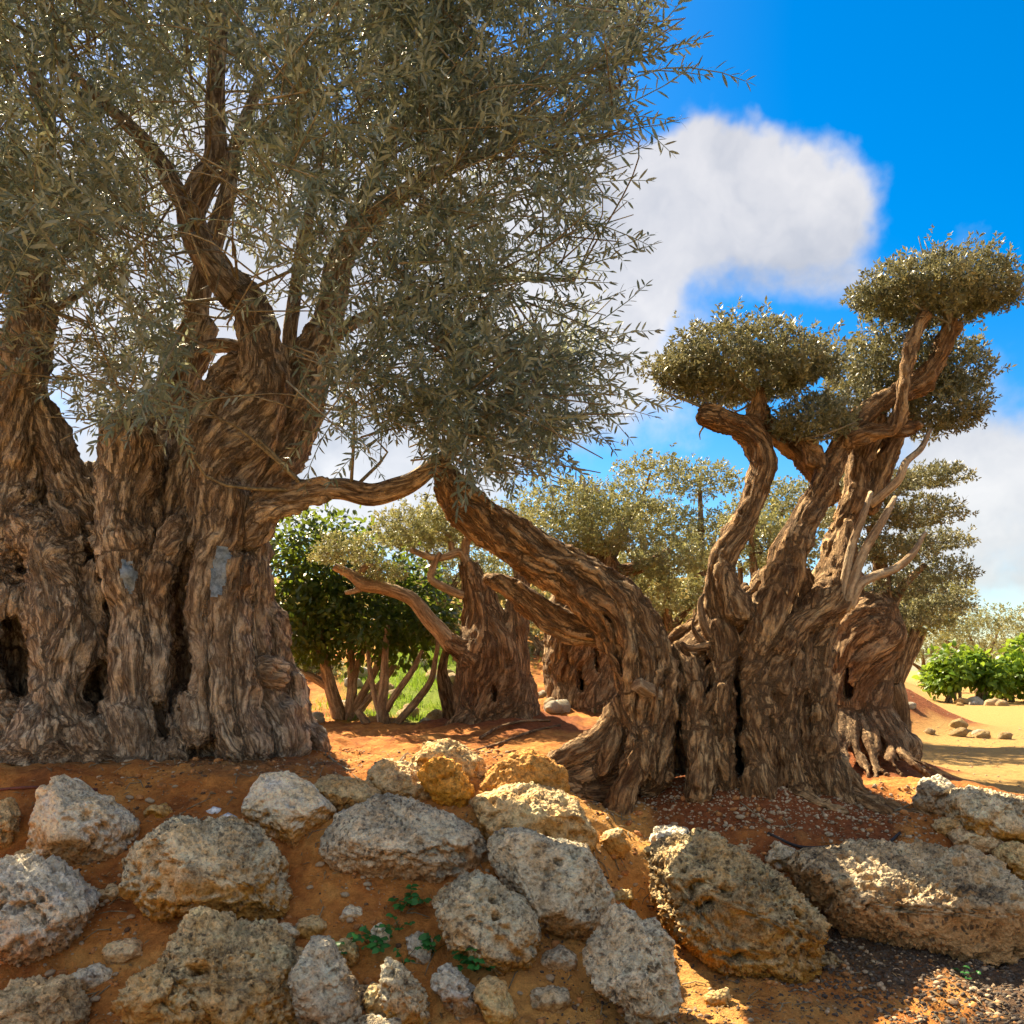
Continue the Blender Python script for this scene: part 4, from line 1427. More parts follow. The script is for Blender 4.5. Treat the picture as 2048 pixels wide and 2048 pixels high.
# ------------------------------------------------------------------ the leaning olive on the mound
def build_right_olive():
    root = thing("olive_tree", "leaning cloud-pruned old olive with twisted trunk and exposed roots on the red mound", "tree", (1.5, 6.4, gz(1.5, 6.4)))
    loc = np.array(root.location)
    im = Implicit((-.62, 5.35, .35), (3.35, 7.15, 4.05), .0155)
    rows = [(1625, 1450, 232), (1580, 1447, 222), (1500, 1445, 208), (1400, 1445, 200), (1310, 1490, 175), (1240, 1545, 135), (1170, 1580, 110)]
    trunk_strands(im, rows, 6.5, 6.4, .5, 30, 13, HG, (-1.9, 1.9), (.026, .054), .26, .54, .010)

    ropes(im, rows, 6.5, 6.4, .50, 64, 700, (-1.7, 1.7), (.018, .028))

    def col(pts, k=.025, wob=.03, seed=0):
        return im.chain(np.array([[*at(a, b, y), r / F * y] for (a, b, y, r) in pts]), k, .05, wob, seed)
    # the two long limbs that reach left
    K = pxc([(1300, 1560, 6.05, 44), (1302, 1470, 6.1, 56), (1296, 1370, 6.12, 64), (1270, 1280, 6.15, 66), (1222, 1208, 6.15, 60), (1160, 1163, 6.12, 54), (1088, 1122, 6.08, 51), (1018, 1076, 6.02, 47), (955, 1035, 5.97, 43), (912, 992, 5.93, 40), (892, 945, 5.9, 33)])
    K[:, 3] *= .80
    Kc = K.copy()
    Kc[:, 3] *= .80
    im.chain(Kc, .05, .08)
    bundle(im, K, 15, .26, 210, .92, .010, 1.3, .045)
    bundle(im, K, 12, .15, 215, 1.06, .006, 2.0, .05)
    L = pxc([(1290, 1320, 6.3, 42), (1240, 1275, 6.3, 38), (1186, 1261, 6.32, 33), (1124, 1246, 6.32, 30), (1062, 1213, 6.3, 27), (1018, 1174, 6.3, 24), (988, 1160, 6.3, 21)])
    L[:, 3] *= .76
    Lc = L.copy()
    Lc[:, 3] *= .8
    im.chain(Lc, .05, .08)
    bundle(im, L, 10, .28, 230, .92, .010, 1.2, .035)
    # upright columns between the dark slits
    for j, pts in enumerate([
        [(1392, 1585, 5.85, 32), (1388, 1540, 5.9, 30), (1400, 1470, 5.98, 24), (1392, 1400, 6.02, 22), (1383, 1330, 6.08, 20), (1366, 1295, 6.14, 12)],
        [(1436, 1560, 5.95, 14), (1432, 1480, 6.0, 14), (1446, 1400, 6.02, 18), (1442, 1320, 6.05, 20), (1438, 1250, 6.08, 22)],
        [(1515, 1590, 5.9, 34), (1510, 1520, 5.96, 28), (1508, 1430, 6.0, 26), (1500, 1340, 6.02, 24), (1508, 1260, 6.05, 24)],
        [(1590, 1585, 5.98, 26), (1572, 1500, 6.02, 24), (1562, 1420, 6.04, 22), (1555, 1340, 6.05, 24), (1570, 1270, 6.1, 26)],
        [(1690, 1610, 6.05, 22), (1665, 1560, 6.1, 30), (1640, 1480, 6.15, 30), (1632, 1390, 6.18, 27), (1640, 1300, 6.2, 26), (1655, 1230, 6.25, 26)],
        [(1240, 1640, 5.85, 24), (1252, 1590, 5.88, 26), (1272, 1530, 5.95, 26), (1290, 1470, 6.0, 24)],
        [(1560, 1290, 6.05, 30), (1600, 1250, 6.1, 34), (1660, 1200, 6.2, 36), (1685, 1140, 6.3, 30), (1697, 1080, 6.35, 16), (1702, 1045, 6.37, 6)],
        [(1475, 1220, 6.05, 26), (1452, 1150, 6.1, 25)],
        [(1510, 1300, 6.02, 28), (1540, 1220, 6.06, 34), (1560, 1160, 6.1, 38)],
        
    ]):
        col(pts, .022, .03, 300 + j)
    # roots fanning out to the left and right feet
    for j, pts in enumerate([
        [(1262, 1400, 22), (1215, 1462, 18), (1150, 1505, 15), (1085, 1540, 12), (1052, 1556, 9)], [(1268, 1450, 22), (1238, 1505, 18), (1180, 1548, 15), (1125, 1580, 11), (1085, 1600, 7)],
        [(1275, 1480, 22), (1240, 1535, 18), (1190, 1570, 15), (1140, 1600, 12), (1105, 1622, 8)], [(1282, 1510, 22), (1250, 1560, 18), (1208, 1592, 14), (1160, 1622, 11), (1130, 1640, 7)],
        [(1290, 1380, 18), (1240, 1440, 14), (1216, 1490, 12), (1205, 1540, 10)], [(1270, 1430, 18), (1205, 1500, 13), (1120, 1565, 10), (1075, 1612, 7)], [(1300, 1540, 22), (1262, 1600, 17), (1215, 1640, 12), (1180, 1668, 8)], [(1330, 1560, 18), (1318, 1620, 14), (1290, 1660, 10)], [(1640, 1540, 20), (1690, 1590, 14), (1735, 1650, 10), (1760, 1690, 6)], [(1560, 1560, 20), (1580, 1620, 12), (1620, 1660, 8)], [(1285, 1400, 16), (1225, 1500, 10), (1140, 1560, 8), (1112, 1590, 6)],
    ]):
        q = []
        for i, (a, b, rp) in enumerate(pts):
            Y = 6.15 - .05 * i
            w = at(a, b, Y)
            w[2] = max(w[2], gz(w[0], w[1]) + .035)
            q.append([*w, (rp * 1.05 + 3.5) / F * Y])
        im.chain(np.array(q), .008, .05, .025, 330 + j)
    for j, pts in enumerate([
        [(1668, 1560, 6.15, 14), (1715, 1605, 6.05, 9), (1755, 1640, 5.95, 7), (1790, 1680, 5.85, 5)], [(1672, 1520, 6.2, 12), (1735, 1590, 6.1, 8), (1790, 1640, 6.0, 7), (1850, 1680, 5.9, 5)],
        [(1600, 1590, 5.95, 12), (1640, 1625, 5.85, 7), (1690, 1650, 5.8, 5)]]):
        q = [[*at(a, b, y)[:2], max(at(a, b, y)[2], HG(*at(a, b, y)[:2]) + .005), r / F * y] for (a, b, y, r) in pts]
        im.chain(np.array(q), .018, .05, .02, 350 + j)
    # rising limbs
    Mm = pxc([(1452, 1345, 6.1, 26), (1447, 1250, 6.12, 30), (1440, 1155, 6.15, 29), (1455, 1095, 6.15, 31), (1486, 1040, 6.18, 28), (1506, 985, 6.2, 27), (1522, 925, 6.2, 29), (1512, 885, 6.2, 28), (1484, 857, 6.18, 25), (1440, 834, 6.15, 22), (1408, 828, 6.13, 19)])
    Mm[:, 3] *= .72
    im.chain(Mm, .03, .06, .012)
    bundle(im, Mm, 7, .22, 240, .9, .012, .8, .012)
    col([(1505, 880, 6.2, 18), (1515, 835, 6.2, 14), (1520, 790, 6.2, 10)], .02, .01)
    im.chain(pxc([(1655, 990, 6.4, 18), (1640, 965, 6.4, 18), (1606, 912, 6.38, 17), (1570, 880, 6.35, 14), (1540, 855, 6.3, 10), (1520, 810, 6.3, 7)]), .02, .06, .006)
    Nn = pxc([(1562, 1170, 6.15, 50), (1585, 1100, 6.18, 46), (1614, 1030, 6.2, 38), (1650, 965, 6.22, 33), (1684, 888, 6.25, 30), (1718, 838, 6.26, 27), (1771, 797, 6.28, 25), (1829, 770, 6.3, 23), (1870, 731, 6.3, 22), (1893, 686, 6.3, 22), (1905, 640, 6.3, 18)])
    Nn[:, 3] *= .64
    im.chain(Nn, .03, .06, .01)
    bundle(im, Nn[:7], 8, .22, 250, .9, .014, .7, .012)
    im.chain(pxc([(1690, 885, 6.2, 16), (1747, 860, 6.15, 14), (1786, 857, 6.13, 13), (1803, 815, 6.12, 12), (1809, 760, 6.12, 11), (1821, 706, 6.12, 11), (1846, 640, 6.15, 10), (1860, 605, 6.2, 7)]), .015, .05)
    im.chain(pxc([(1786, 857, 6.14, 12), (1835, 853, 6.18, 9)]), .015, .05)
    im.chain(pxc([(1650, 1190, 6.45, 34), (1682, 1090, 6.5, 22), (1708, 985, 6.52, 19), (1730, 900, 6.55, 16), (1760, 840, 6.6, 11)]), .03, .06, .02)
    im.chain(pxc([(1735, 1010, 6.55, 16), (1757, 955, 6.55, 16), (1784, 880, 6.55, 14), (1815, 815, 6.6, 11), (1835, 760, 6.6, 8)]), .02, .06)
    im.chain(pxc([(1645, 930, 6.2, 16), (1625, 905, 6.2, 11), (1600, 875, 6.2, 8)]), .015, .05)
    # broken hollow tops and slits
    slot(im, [(1360, 1400, 8), (1358, 1470, 12), (1362, 1545, 14), (1358, 1600, 13)], 5.8, 6.35)
    slot(im, [(1414, 1310, 8), (1418, 1380, 9)], 5.85, 6.35)
    slot(im, [(1480, 1320, 9), (1478, 1400, 12), (1482, 1460, 11)], 5.85, 6.35)
    slot(im, [(1604, 1385, 8), (1602, 1430, 10), (1612, 1500, 6)], 5.85, 6.35)
    slot(im, [(1475, 1500, 14), (1478, 1545, 16)], 5.8, 6.3)
    slot(im, [(1534, 1430, 7), (1538, 1470, 8)], 5.85, 6.3)
    for (a, b, rr) in [(1430, 1440, 6), (1455, 1470, 7), (1270, 1470, 9), (1245, 1440, 7), (1550, 1385, 6), (1330, 1330, 6), (1625, 1120, 12), (1660, 1150, 10), (1590, 1480, 6), (1340, 1500, 6), (1210, 1230, 6)]:
        slot(im, [(a, b, rr), (a + 2, b + rr, rr * .8)], 5.75, 6.3, .015)
    me = im.mesh("trunk", M["bark_warm"], .03, .016, 7)
    tr = link("trunk", me, root)
    tr.location = -loc
    # sawn stub on the front buttress, hollow burr in the fork
    st = tube_obj("branch_stub", pxc([(1325, 1398, 6.1, 20), (1308, 1388, 5.98, 16), (1290, 1378, 5.91, 14), (1276, 1368, 5.87, 13)]), M["bark_smooth"], root, sides=16, step=.015, rough=.22)
    st.location = -loc
    st["label"] = "pale sawn branch stub"
    for k, pts in enumerate([[(1440, 1320, 6.1, 11), (1418, 1275, 6.08, 10), (1404, 1240, 6.08, 8), (1400, 1205, 6.1, 6), (1408, 1188, 6.1, 3)], [(1425, 1300, 6.08, 9), (1395, 1272, 6.05, 8), (1385, 1250, 6.05, 5), (1392, 1226, 6.05, 3)],
                             [(1436, 1300, 6.12, 10), (1424, 1250, 6.14, 9), (1420, 1212, 6.15, 7), (1428, 1196, 6.15, 3)], [(1418, 1290, 6.04, 8), (1380, 1296, 6.0, 6), (1362, 1284, 6.0, 3)]]):
        bl = tube_obj("dead_snag", pxc(pts), M["bark_far"], root, sides=12, step=.015, rough=.3, seed=k + 3)
        bl.location = -loc
    for pts in ([(1680, 1215, 6.15, 11), (1690, 1160, 6.12, 9), (1705, 1090, 6.12, 8), (1727, 1030, 6.12, 7), (1742, 985, 6.2, 5)],
                [(1688, 1222, 6.15, 12), (1705, 1165, 6.1, 10), (1728, 1105, 6.1, 9), (1767, 1038, 6.1, 8), (1790, 995, 6.2, 5)],
                [(1696, 1215, 6.15, 12), (1718, 1170, 6.1, 10), (1750, 1152, 6.1, 9), (1790, 1138, 6.1, 8), (1825, 1108, 6.1, 7), (1850, 1065, 6.2, 4)],
                [(1740, 1010, 6.4, 8), (1795, 962, 6.3, 8), (1812, 925, 6.3, 7), (1842, 897, 6.4, 6), (1860, 860, 6.5, 4)]):
        o = tube_obj("limb", pxc(pts), M["bark_smooth"], root, sides=10, step=.04, rough=.05)
        o.location = -loc
    pads = [px_pad(1485, 742, 6.2, 176, 82, 3000, 1.05), px_pad(1600, 735, 6.2, 62, 50, 420), px_pad(1380, 755, 6.2, 64, 52, 420),
            px_pad(1878, 590, 6.25, 148, 68, 2300, 1.05), px_pad(1790, 595, 6.2, 76, 42, 380), px_pad(1975, 592, 6.3, 60, 48, 380),
            px_pad(1775, 740, 6.75, 116, 76, 1500, 1.05), px_pad(1900, 750, 6.75, 80, 72, 800), px_pad(1868, 825, 6.7, 95, 76, 1200, 1.05),
            px_pad(1625, 848, 6.15, 80, 48, 800), px_pad(1700, 820, 6.5, 66, 48, 400)]
    for k, p in enumerate(pads):
        c, rad, n, sc = p
        o = crown_part("crown", [p], M["pad_leaf"], root, 400 + k)
    r = np.random.default_rng(6)
    specs = []
    for (px, py, Y, bx, by, n) in [(1485, 740, 6.2, 1515, 800, 14), (1430, 755, 6.15, 1430, 825, 8), (1875, 590, 6.25, 1900, 650, 14), (1790, 600, 6.2, 1852, 625, 6), (1775, 740, 6.7, 1755, 850, 9), (1880, 790, 6.7, 1835, 760, 9), (1625, 845, 6.15, 1600, 878, 7)]:
        specs += shoots(r, at(px, py, Y), n, .16, root, None, at(bx, by, Y))
    o = join_tubes("branchlets", specs, M["twig"], root, "stuff", sides=5, step=.08, rough=.02)
    o.location = -loc


build_right_olive()


# ------------------------------------------------------------------ smaller trees behind
def sdf_trunk(root, chains, bundles, holes, lo, hi, h, material, warp, rough, seed):
    im = Implicit(lo, hi, h)
    for (P, k, wob) in chains:
        im.chain(P, k, .07, wob, seed)
    for (P, n, rs, fr) in bundles:
        bundle(im, P, n, rs, seed * 10 + n, fr, .02, 1.2, .04)
    for pts, y0, y1 in holes:
        slot(im, pts, y0, y1, .02)
    tr = link("trunk", im.mesh("trunk", material, warp, rough, seed), root)
    tr.location = -np.array(root.location)
    return tr


def limb_tubes(root, lists, material, sides=10, step=.06, rough=.06):
    for k, pts in enumerate(lists):
        o = tube_obj("limb", pxc(pts), material, root, sides=sides, step=step, rough=rough, seed=k)
        o.location = -np.array(root.location)


def build_middle_trees():
    # small gnarled olive on the dark mound, between the two big trees
    Y = 9.0
    root = thing("olive_tree", "small gnarled olive with one long bare limb to the side, on the dark rooty mound", "tree", (-.15, Y, gz(-.15, Y)))
    T = pxc([(1000, 1475, Y, 92), (990, 1420, Y, 74), (985, 1350, Y, 66), (985, 1300, Y, 62), (972, 1250, Y, 40), (955, 1180, Y, 24), (938, 1130, Y, 17)])
    T2 = pxc([(1010, 1330, Y, 44), (1026, 1260, Y, 22), (1036, 1210, Y, 17), (1040, 1150, Y, 13)])
    T3 = pxc([(975, 1330, Y - .1, 36), (935, 1309, Y - .1, 24), (899, 1288, Y - .1, 18)])
    roots = [(pxc([(980 + 20 * i, 1430, Y - .25, 16), (960 + 34 * i, 1470, Y - .45, 12), (930 + 50 * i, 1500, Y - .7, 7)]), .03, .04) for i in range(-2, 4)]
    sdf_trunk(root, [(T, .05, .03), (T2, .05, .02), (T3, .04, .01)] + roots, [(T, 14, .30, .85), (T2, 6, .36, .8), (T3, 6, .36, .8)],
              [([(985, 1370, 8), (990, 1400, 10)], 8.4, 8.9), ([(1020, 1310, 7), (1015, 1330, 8)], 8.4, 8.9), ([(955, 1340, 6), (950, 1350, 6)], 8.4, 8.9)],
              (-1.0, 8.0, .8), (.75, 9.7, 3.0), .022, M["bark_far"], .04, .014, 31)
    limb_tubes(root, [
        [(905, 1292, 8.9, 18), (880, 1262, 8.85, 17), (855, 1236, 8.8, 15), (832, 1205, 8.78, 14), (808, 1189, 8.75, 14), (761, 1175, 8.72, 14), (728, 1169, 8.7, 15), (703, 1150, 8.7, 11), (668, 1133, 8.68, 8)],
        [(728, 1172, 8.7, 8), (710, 1182, 8.68, 6), (690, 1186, 8.66, 4)], [(715, 1155, 8.7, 9), (735, 1130, 8.7, 6), (760, 1140, 8.7, 4)],
        [(945, 1195, 9.0, 10), (920, 1189, 8.95, 9), (895, 1178, 8.9, 9), (862, 1158, 8.9, 8), (868, 1130, 8.9, 7), (880, 1105, 8.9, 5)],
        [(940, 1140, 9, 13), (928, 1112, 9, 10), (915, 1104, 9, 9), (890, 1114, 8.95, 8), (860, 1114, 8.9, 8), (820, 1099, 8.85, 6)],
        [(928, 1115, 9, 9), (932, 1085, 9, 9), (940, 1065, 9, 7), (930, 1030, 9, 4)], [(905, 1108, 9, 7), (900, 1080, 9, 6), (885, 1055, 9, 4)],
        [(1040, 1160, 9, 12), (1030, 1120, 9, 9), (1010, 1080, 9, 6)]], M["bark_smooth"])
    for k, p in enumerate([px_pad(690, 1108, 8.65, 62, 40, 420), px_pad(770, 1148, 8.65, 42, 24, 180), px_pad(835, 1065, 9.0, 92, 50, 750, 1.15), px_pad(925, 1050, 9.2, 100, 58, 750, 1.15), px_pad(1015, 1070, 9.2, 84, 52, 550, 1.15)]):
        crown_part("crown", [p], M["pad_leaf_far"], root, 500 + k)
    # thick hollow trunk further back
    Y = 11.0
    root = thing("olive_tree", "stout hollow olive trunk in shade beneath the big bent limb, behind the dark mound", "tree", (1.0, Y, gz(1.0, Y)))
    T = pxc([(1190, 1440, Y, 100), (1175, 1400, Y, 76), (1165, 1330, Y, 66), (1165, 1260, Y, 66), (1175, 1190, Y, 56), (1190, 1120, Y, 40)])
    sdf_trunk(root, [(T, .05, .03)], [(T, 15, .26, .88)], [([(1160, 1340, 7), (1165, 1380, 9)], 10.4, 11), ([(1195, 1300, 7), (1195, 1340, 7)], 10.4, 11), ([(1135, 1300, 6), (1140, 1330, 7)], 10.4, 11)],
              (.1, 10.2, .8), (1.9, 11.8, 3.1), .026, M["bark_far"], .05, .016, 37)
    limb_tubes(root, [[(1190, 1140, Y, 30), (1180, 1060, Y, 18), (1160, 1020, Y, 10)], [(1190, 1140, Y, 26), (1230, 1080, Y, 18), (1260, 1030, Y, 10)], [(1190, 1160, Y, 20), (1290, 1130, Y, 12), (1340, 1100, Y, 7)]], M["bark_far"])
    for k, p in enumerate([px_pad(1130, 1020, 10.6, 110, 56, 1000, 1.3), px_pad(1210, 1075, 10.4, 95, 46, 700, 1.3), px_pad(1240, 1010, 11, 95, 52, 800, 1.3), px_pad(1345, 1120, 10.8, 82, 52, 700, 1.3), px_pad(1110, 1090, 10.5, 76, 42, 450, 1.3), px_pad(1290, 1175, 11, 66, 42, 400, 1.3)]):
        crown_part("crown", [p], M["pad_leaf_far"], root, 520 + k)
    # dark netted trunk close behind the leaning olive
    Y = 8.2
    root = thing("olive_tree", "dark netted olive trunk on a root-covered slope, close behind the leaning olive", "tree", (3.2, Y, gz(3.2, Y)))
    T = pxc([(1740, 1500, Y, 76), (1725, 1450, Y, 58), (1715, 1380, Y, 50), (1722, 1300, Y, 54), (1740, 1255, Y, 58), (1752, 1225, Y, 46)])
    rq = np.random.default_rng(12)
    roots = [(pxc([(1720 + 11 * i, 1430, Y - .2, rq.uniform(7, 12)), (1730 + 16 * i + rq.uniform(-8, 8), 1480, Y - .45, rq.uniform(5, 10)), (1745 + 24 * i + rq.uniform(-14, 14), 1525, Y - .75, rq.uniform(4, 7)), (1765 + 36 * i + rq.uniform(-14, 14), 1575, Y - 1.0, 3)]), .02, .06) for i in range(-4, 5)]
    sdf_trunk(root, [(T, .04, .03)] + roots, [(T, 14, .26, .92)], [([(1700, 1340, 12), (1698, 1390, 14)], 7.6, 8.2), ([(1740, 1320, 7), (1738, 1350, 8)], 7.6, 8.2), ([(1725, 1400, 7), (1728, 1430, 8)], 7.6, 8.2), ([(1755, 1370, 6), (1750, 1400, 6)], 7.6, 8.2)],
              (2.5, 7.2, .55), (4.2, 8.9, 2.3), .022, M["bark_far"], .03, .013, 41)
    limb_tubes(root, [[(1745, 1250, Y, 30), (1765, 1210, Y, 20), (1760, 1130, Y, 14), (1740, 1050, Y, 9)], [(1760, 1250, Y, 20), (1772, 1235, Y, 15), (1800, 1180, Y, 10), (1850, 1130, Y, 6)],
                      [(1735, 1230, Y, 20), (1715, 1180, Y, 12), (1700, 1100, Y, 8)]], M["bark_far"])
    for k, p in enumerate([px_pad(1735, 975, 7.6, 90, 34, 900), px_pad(1862, 958, 8.0, 74, 17, 480), px_pad(1822, 1032, 7.8, 94, 32, 850), px_pad(1700, 1040, 8.2, 60, 24, 350), px_pad(1872, 1085, 8.4, 66, 22, 400), px_pad(1770, 1105, 8.1, 92, 34, 800), px_pad(1862, 1148, 8.4, 80, 34, 560), px_pad(1775, 1182, 8.4, 92, 34, 650), px_pad(1690, 975, 8.2, 50, 24, 300), px_pad(1885, 1212, 8.6, 60, 22, 320), px_pad(1800, 1238, 8.7, 80, 22, 360), px_pad(1730, 1235, 8.6, 60, 22, 260)]):
        crown_part("crown", [p], M["pad_leaf"], root, 540 + k)


build_middle_trees()


def leafy_ball(root, pads, leaf, wid, material, seed, n, bright_top=.35):
    """round-headed tree with broad single leaves"""
    r = np.random.default_rng(seed)
    parts = []
    for (c, rad) in pads:
        d = r.normal(size=(n, 3))
        d /= np.linalg.norm(d, axis=1)[:, None]
        t = r.random(n) ** .4 * (1 + .22 * fbm(d * 2.5 + c, 3, seed))
        P = c + d * t[:, None] * np.asarray(rad)
        D = d * .7 + r.normal(0, .6, d.shape) + np.array([0, 0, -.15])
        Z = d + np.array([0, 0, .9]) + r.normal(0, .5, d.shape)
        V, Fc = leaf_template(1, wid / leaf, .18)
        tint = np.clip(r.normal(.35, .12, n) + .2 * fbm(P * 3, 2, 5), 0, .95)
        parts.append(replicate((V, Fc, np.zeros(len(V))), basis(D, Z), P, leaf * r.uniform(.7, 1.2, n), tint))
    V, Fc, t = merge(parts)
    link("crown", mesh_np("crown", V - np.array(root.location), Fc, False, {"tint": t}, material), root)


def build_round_trees():
    Y = 9.9
    root = thing("citrus_tree", "round dark green citrus tree on several slim stems, beside the huge trunk", "tree", (at(690, 1490, Y)[0], Y, gz(at(690, 1490, Y)[0], Y)))
    leafy_ball(root, [(at(705, 1185, Y), (1.08, .8, .88)), (at(625, 1115, Y), (.70, .7, .62)), (at(800, 1225, Y - .1), (.66, .6, .60)), (at(620, 1240, Y), (.6, .6, .52))], .09, .024, M["citrus_leaf"], 61, 2600)
    limb_tubes(root, [[(692, 1510, Y, 17), (678, 1430, Y, 15), (660, 1370, Y, 13), (645, 1300, Y, 9), (640, 1220, Y, 6)], [(690, 1500, Y, 14), (700, 1420, Y, 12), (705, 1360, Y, 10), (700, 1280, Y, 7)],
                      [(660, 1375, Y, 9), (625, 1355, Y, 8), (585, 1335, Y, 6), (565, 1300, Y, 4)], [(700, 1430, Y, 10), (730, 1380, Y, 8), (760, 1320, Y, 7), (785, 1260, Y, 5)],
                      [(695, 1470, Y, 10), (720, 1420, Y, 9), (760, 1370, Y, 8), (790, 1330, Y, 6)], [(702, 1380, Y, 8), (715, 1330, Y, 7), (740, 1270, Y, 5)], [(650, 1330, Y, 6), (630, 1290, Y, 5), (600, 1240, Y, 4)]], M["bark_smooth"], 9, .06, .05)
    Y = 9.3
    root = thing("young_tree", "slender multi-stemmed young tree with twisted pale stems, in front of the grass patch", "tree", (at(775, 1510, Y)[0], Y, gz(at(775, 1510, Y)[0], Y)))
    limb_tubes(root, [[(785, 1535, Y, 15), (775, 1480, Y, 14), (765, 1420, Y, 12), (768, 1370, Y, 10), (770, 1310, Y, 7), (775, 1250, Y, 5)], [(778, 1490, Y, 11), (765, 1440, Y, 8), (752, 1400, Y, 7), (740, 1340, Y, 5), (735, 1290, Y, 4)],
                      [(778, 1470, Y, 9), (800, 1440, Y, 8), (835, 1400, Y, 8), (862, 1360, Y, 7), (872, 1310, Y, 5), (880, 1260, Y, 4)], [(772, 1420, Y, 8), (790, 1390, Y, 7), (825, 1340, Y, 6), (845, 1300, Y, 4)],
                      [(790, 1540, Y, 16), (755, 1490, Y + .1, 13), (735, 1450, Y + .1, 10), (715, 1420, Y + .1, 7)]], M["bark_smooth"], 9, .05, .07)
    leafy_ball(root, [(at(850, 1240, Y), (.34, .3, .18)), (at(745, 1260, Y), (.30, .3, .18))], .085, .022, M["citrus_leaf"], 63, 260)
    # leaning thin olive by the long-limbed one
    Y = 9.6
    root = thing("young_tree", "thin leaning twin-stemmed trunk in front of the bright grass, beside the gnarled olive", "tree", (at(905, 1465, Y)[0], Y, gz(at(905, 1465, Y)[0], Y)))
    limb_tubes(root, [[(912, 1475, Y, 22), (905, 1430, Y, 19), (893, 1380, Y, 16), (885, 1340, Y, 11), (895, 1290, Y, 7)], [(905, 1420, Y, 12), (925, 1370, Y, 8), (950, 1330, Y, 5)], [(930, 1470, Y, 10), (940, 1420, Y, 8), (945, 1370, Y, 6)]], M["bark_far"], 12, .06, .12)
    crown_part("crown", [px_pad(890, 1270, Y, 50, 26, 160, 1.2), px_pad(950, 1320, Y, 40, 20, 90, 1.2)], M["pad_leaf_far"], root, 66)


build_round_trees()


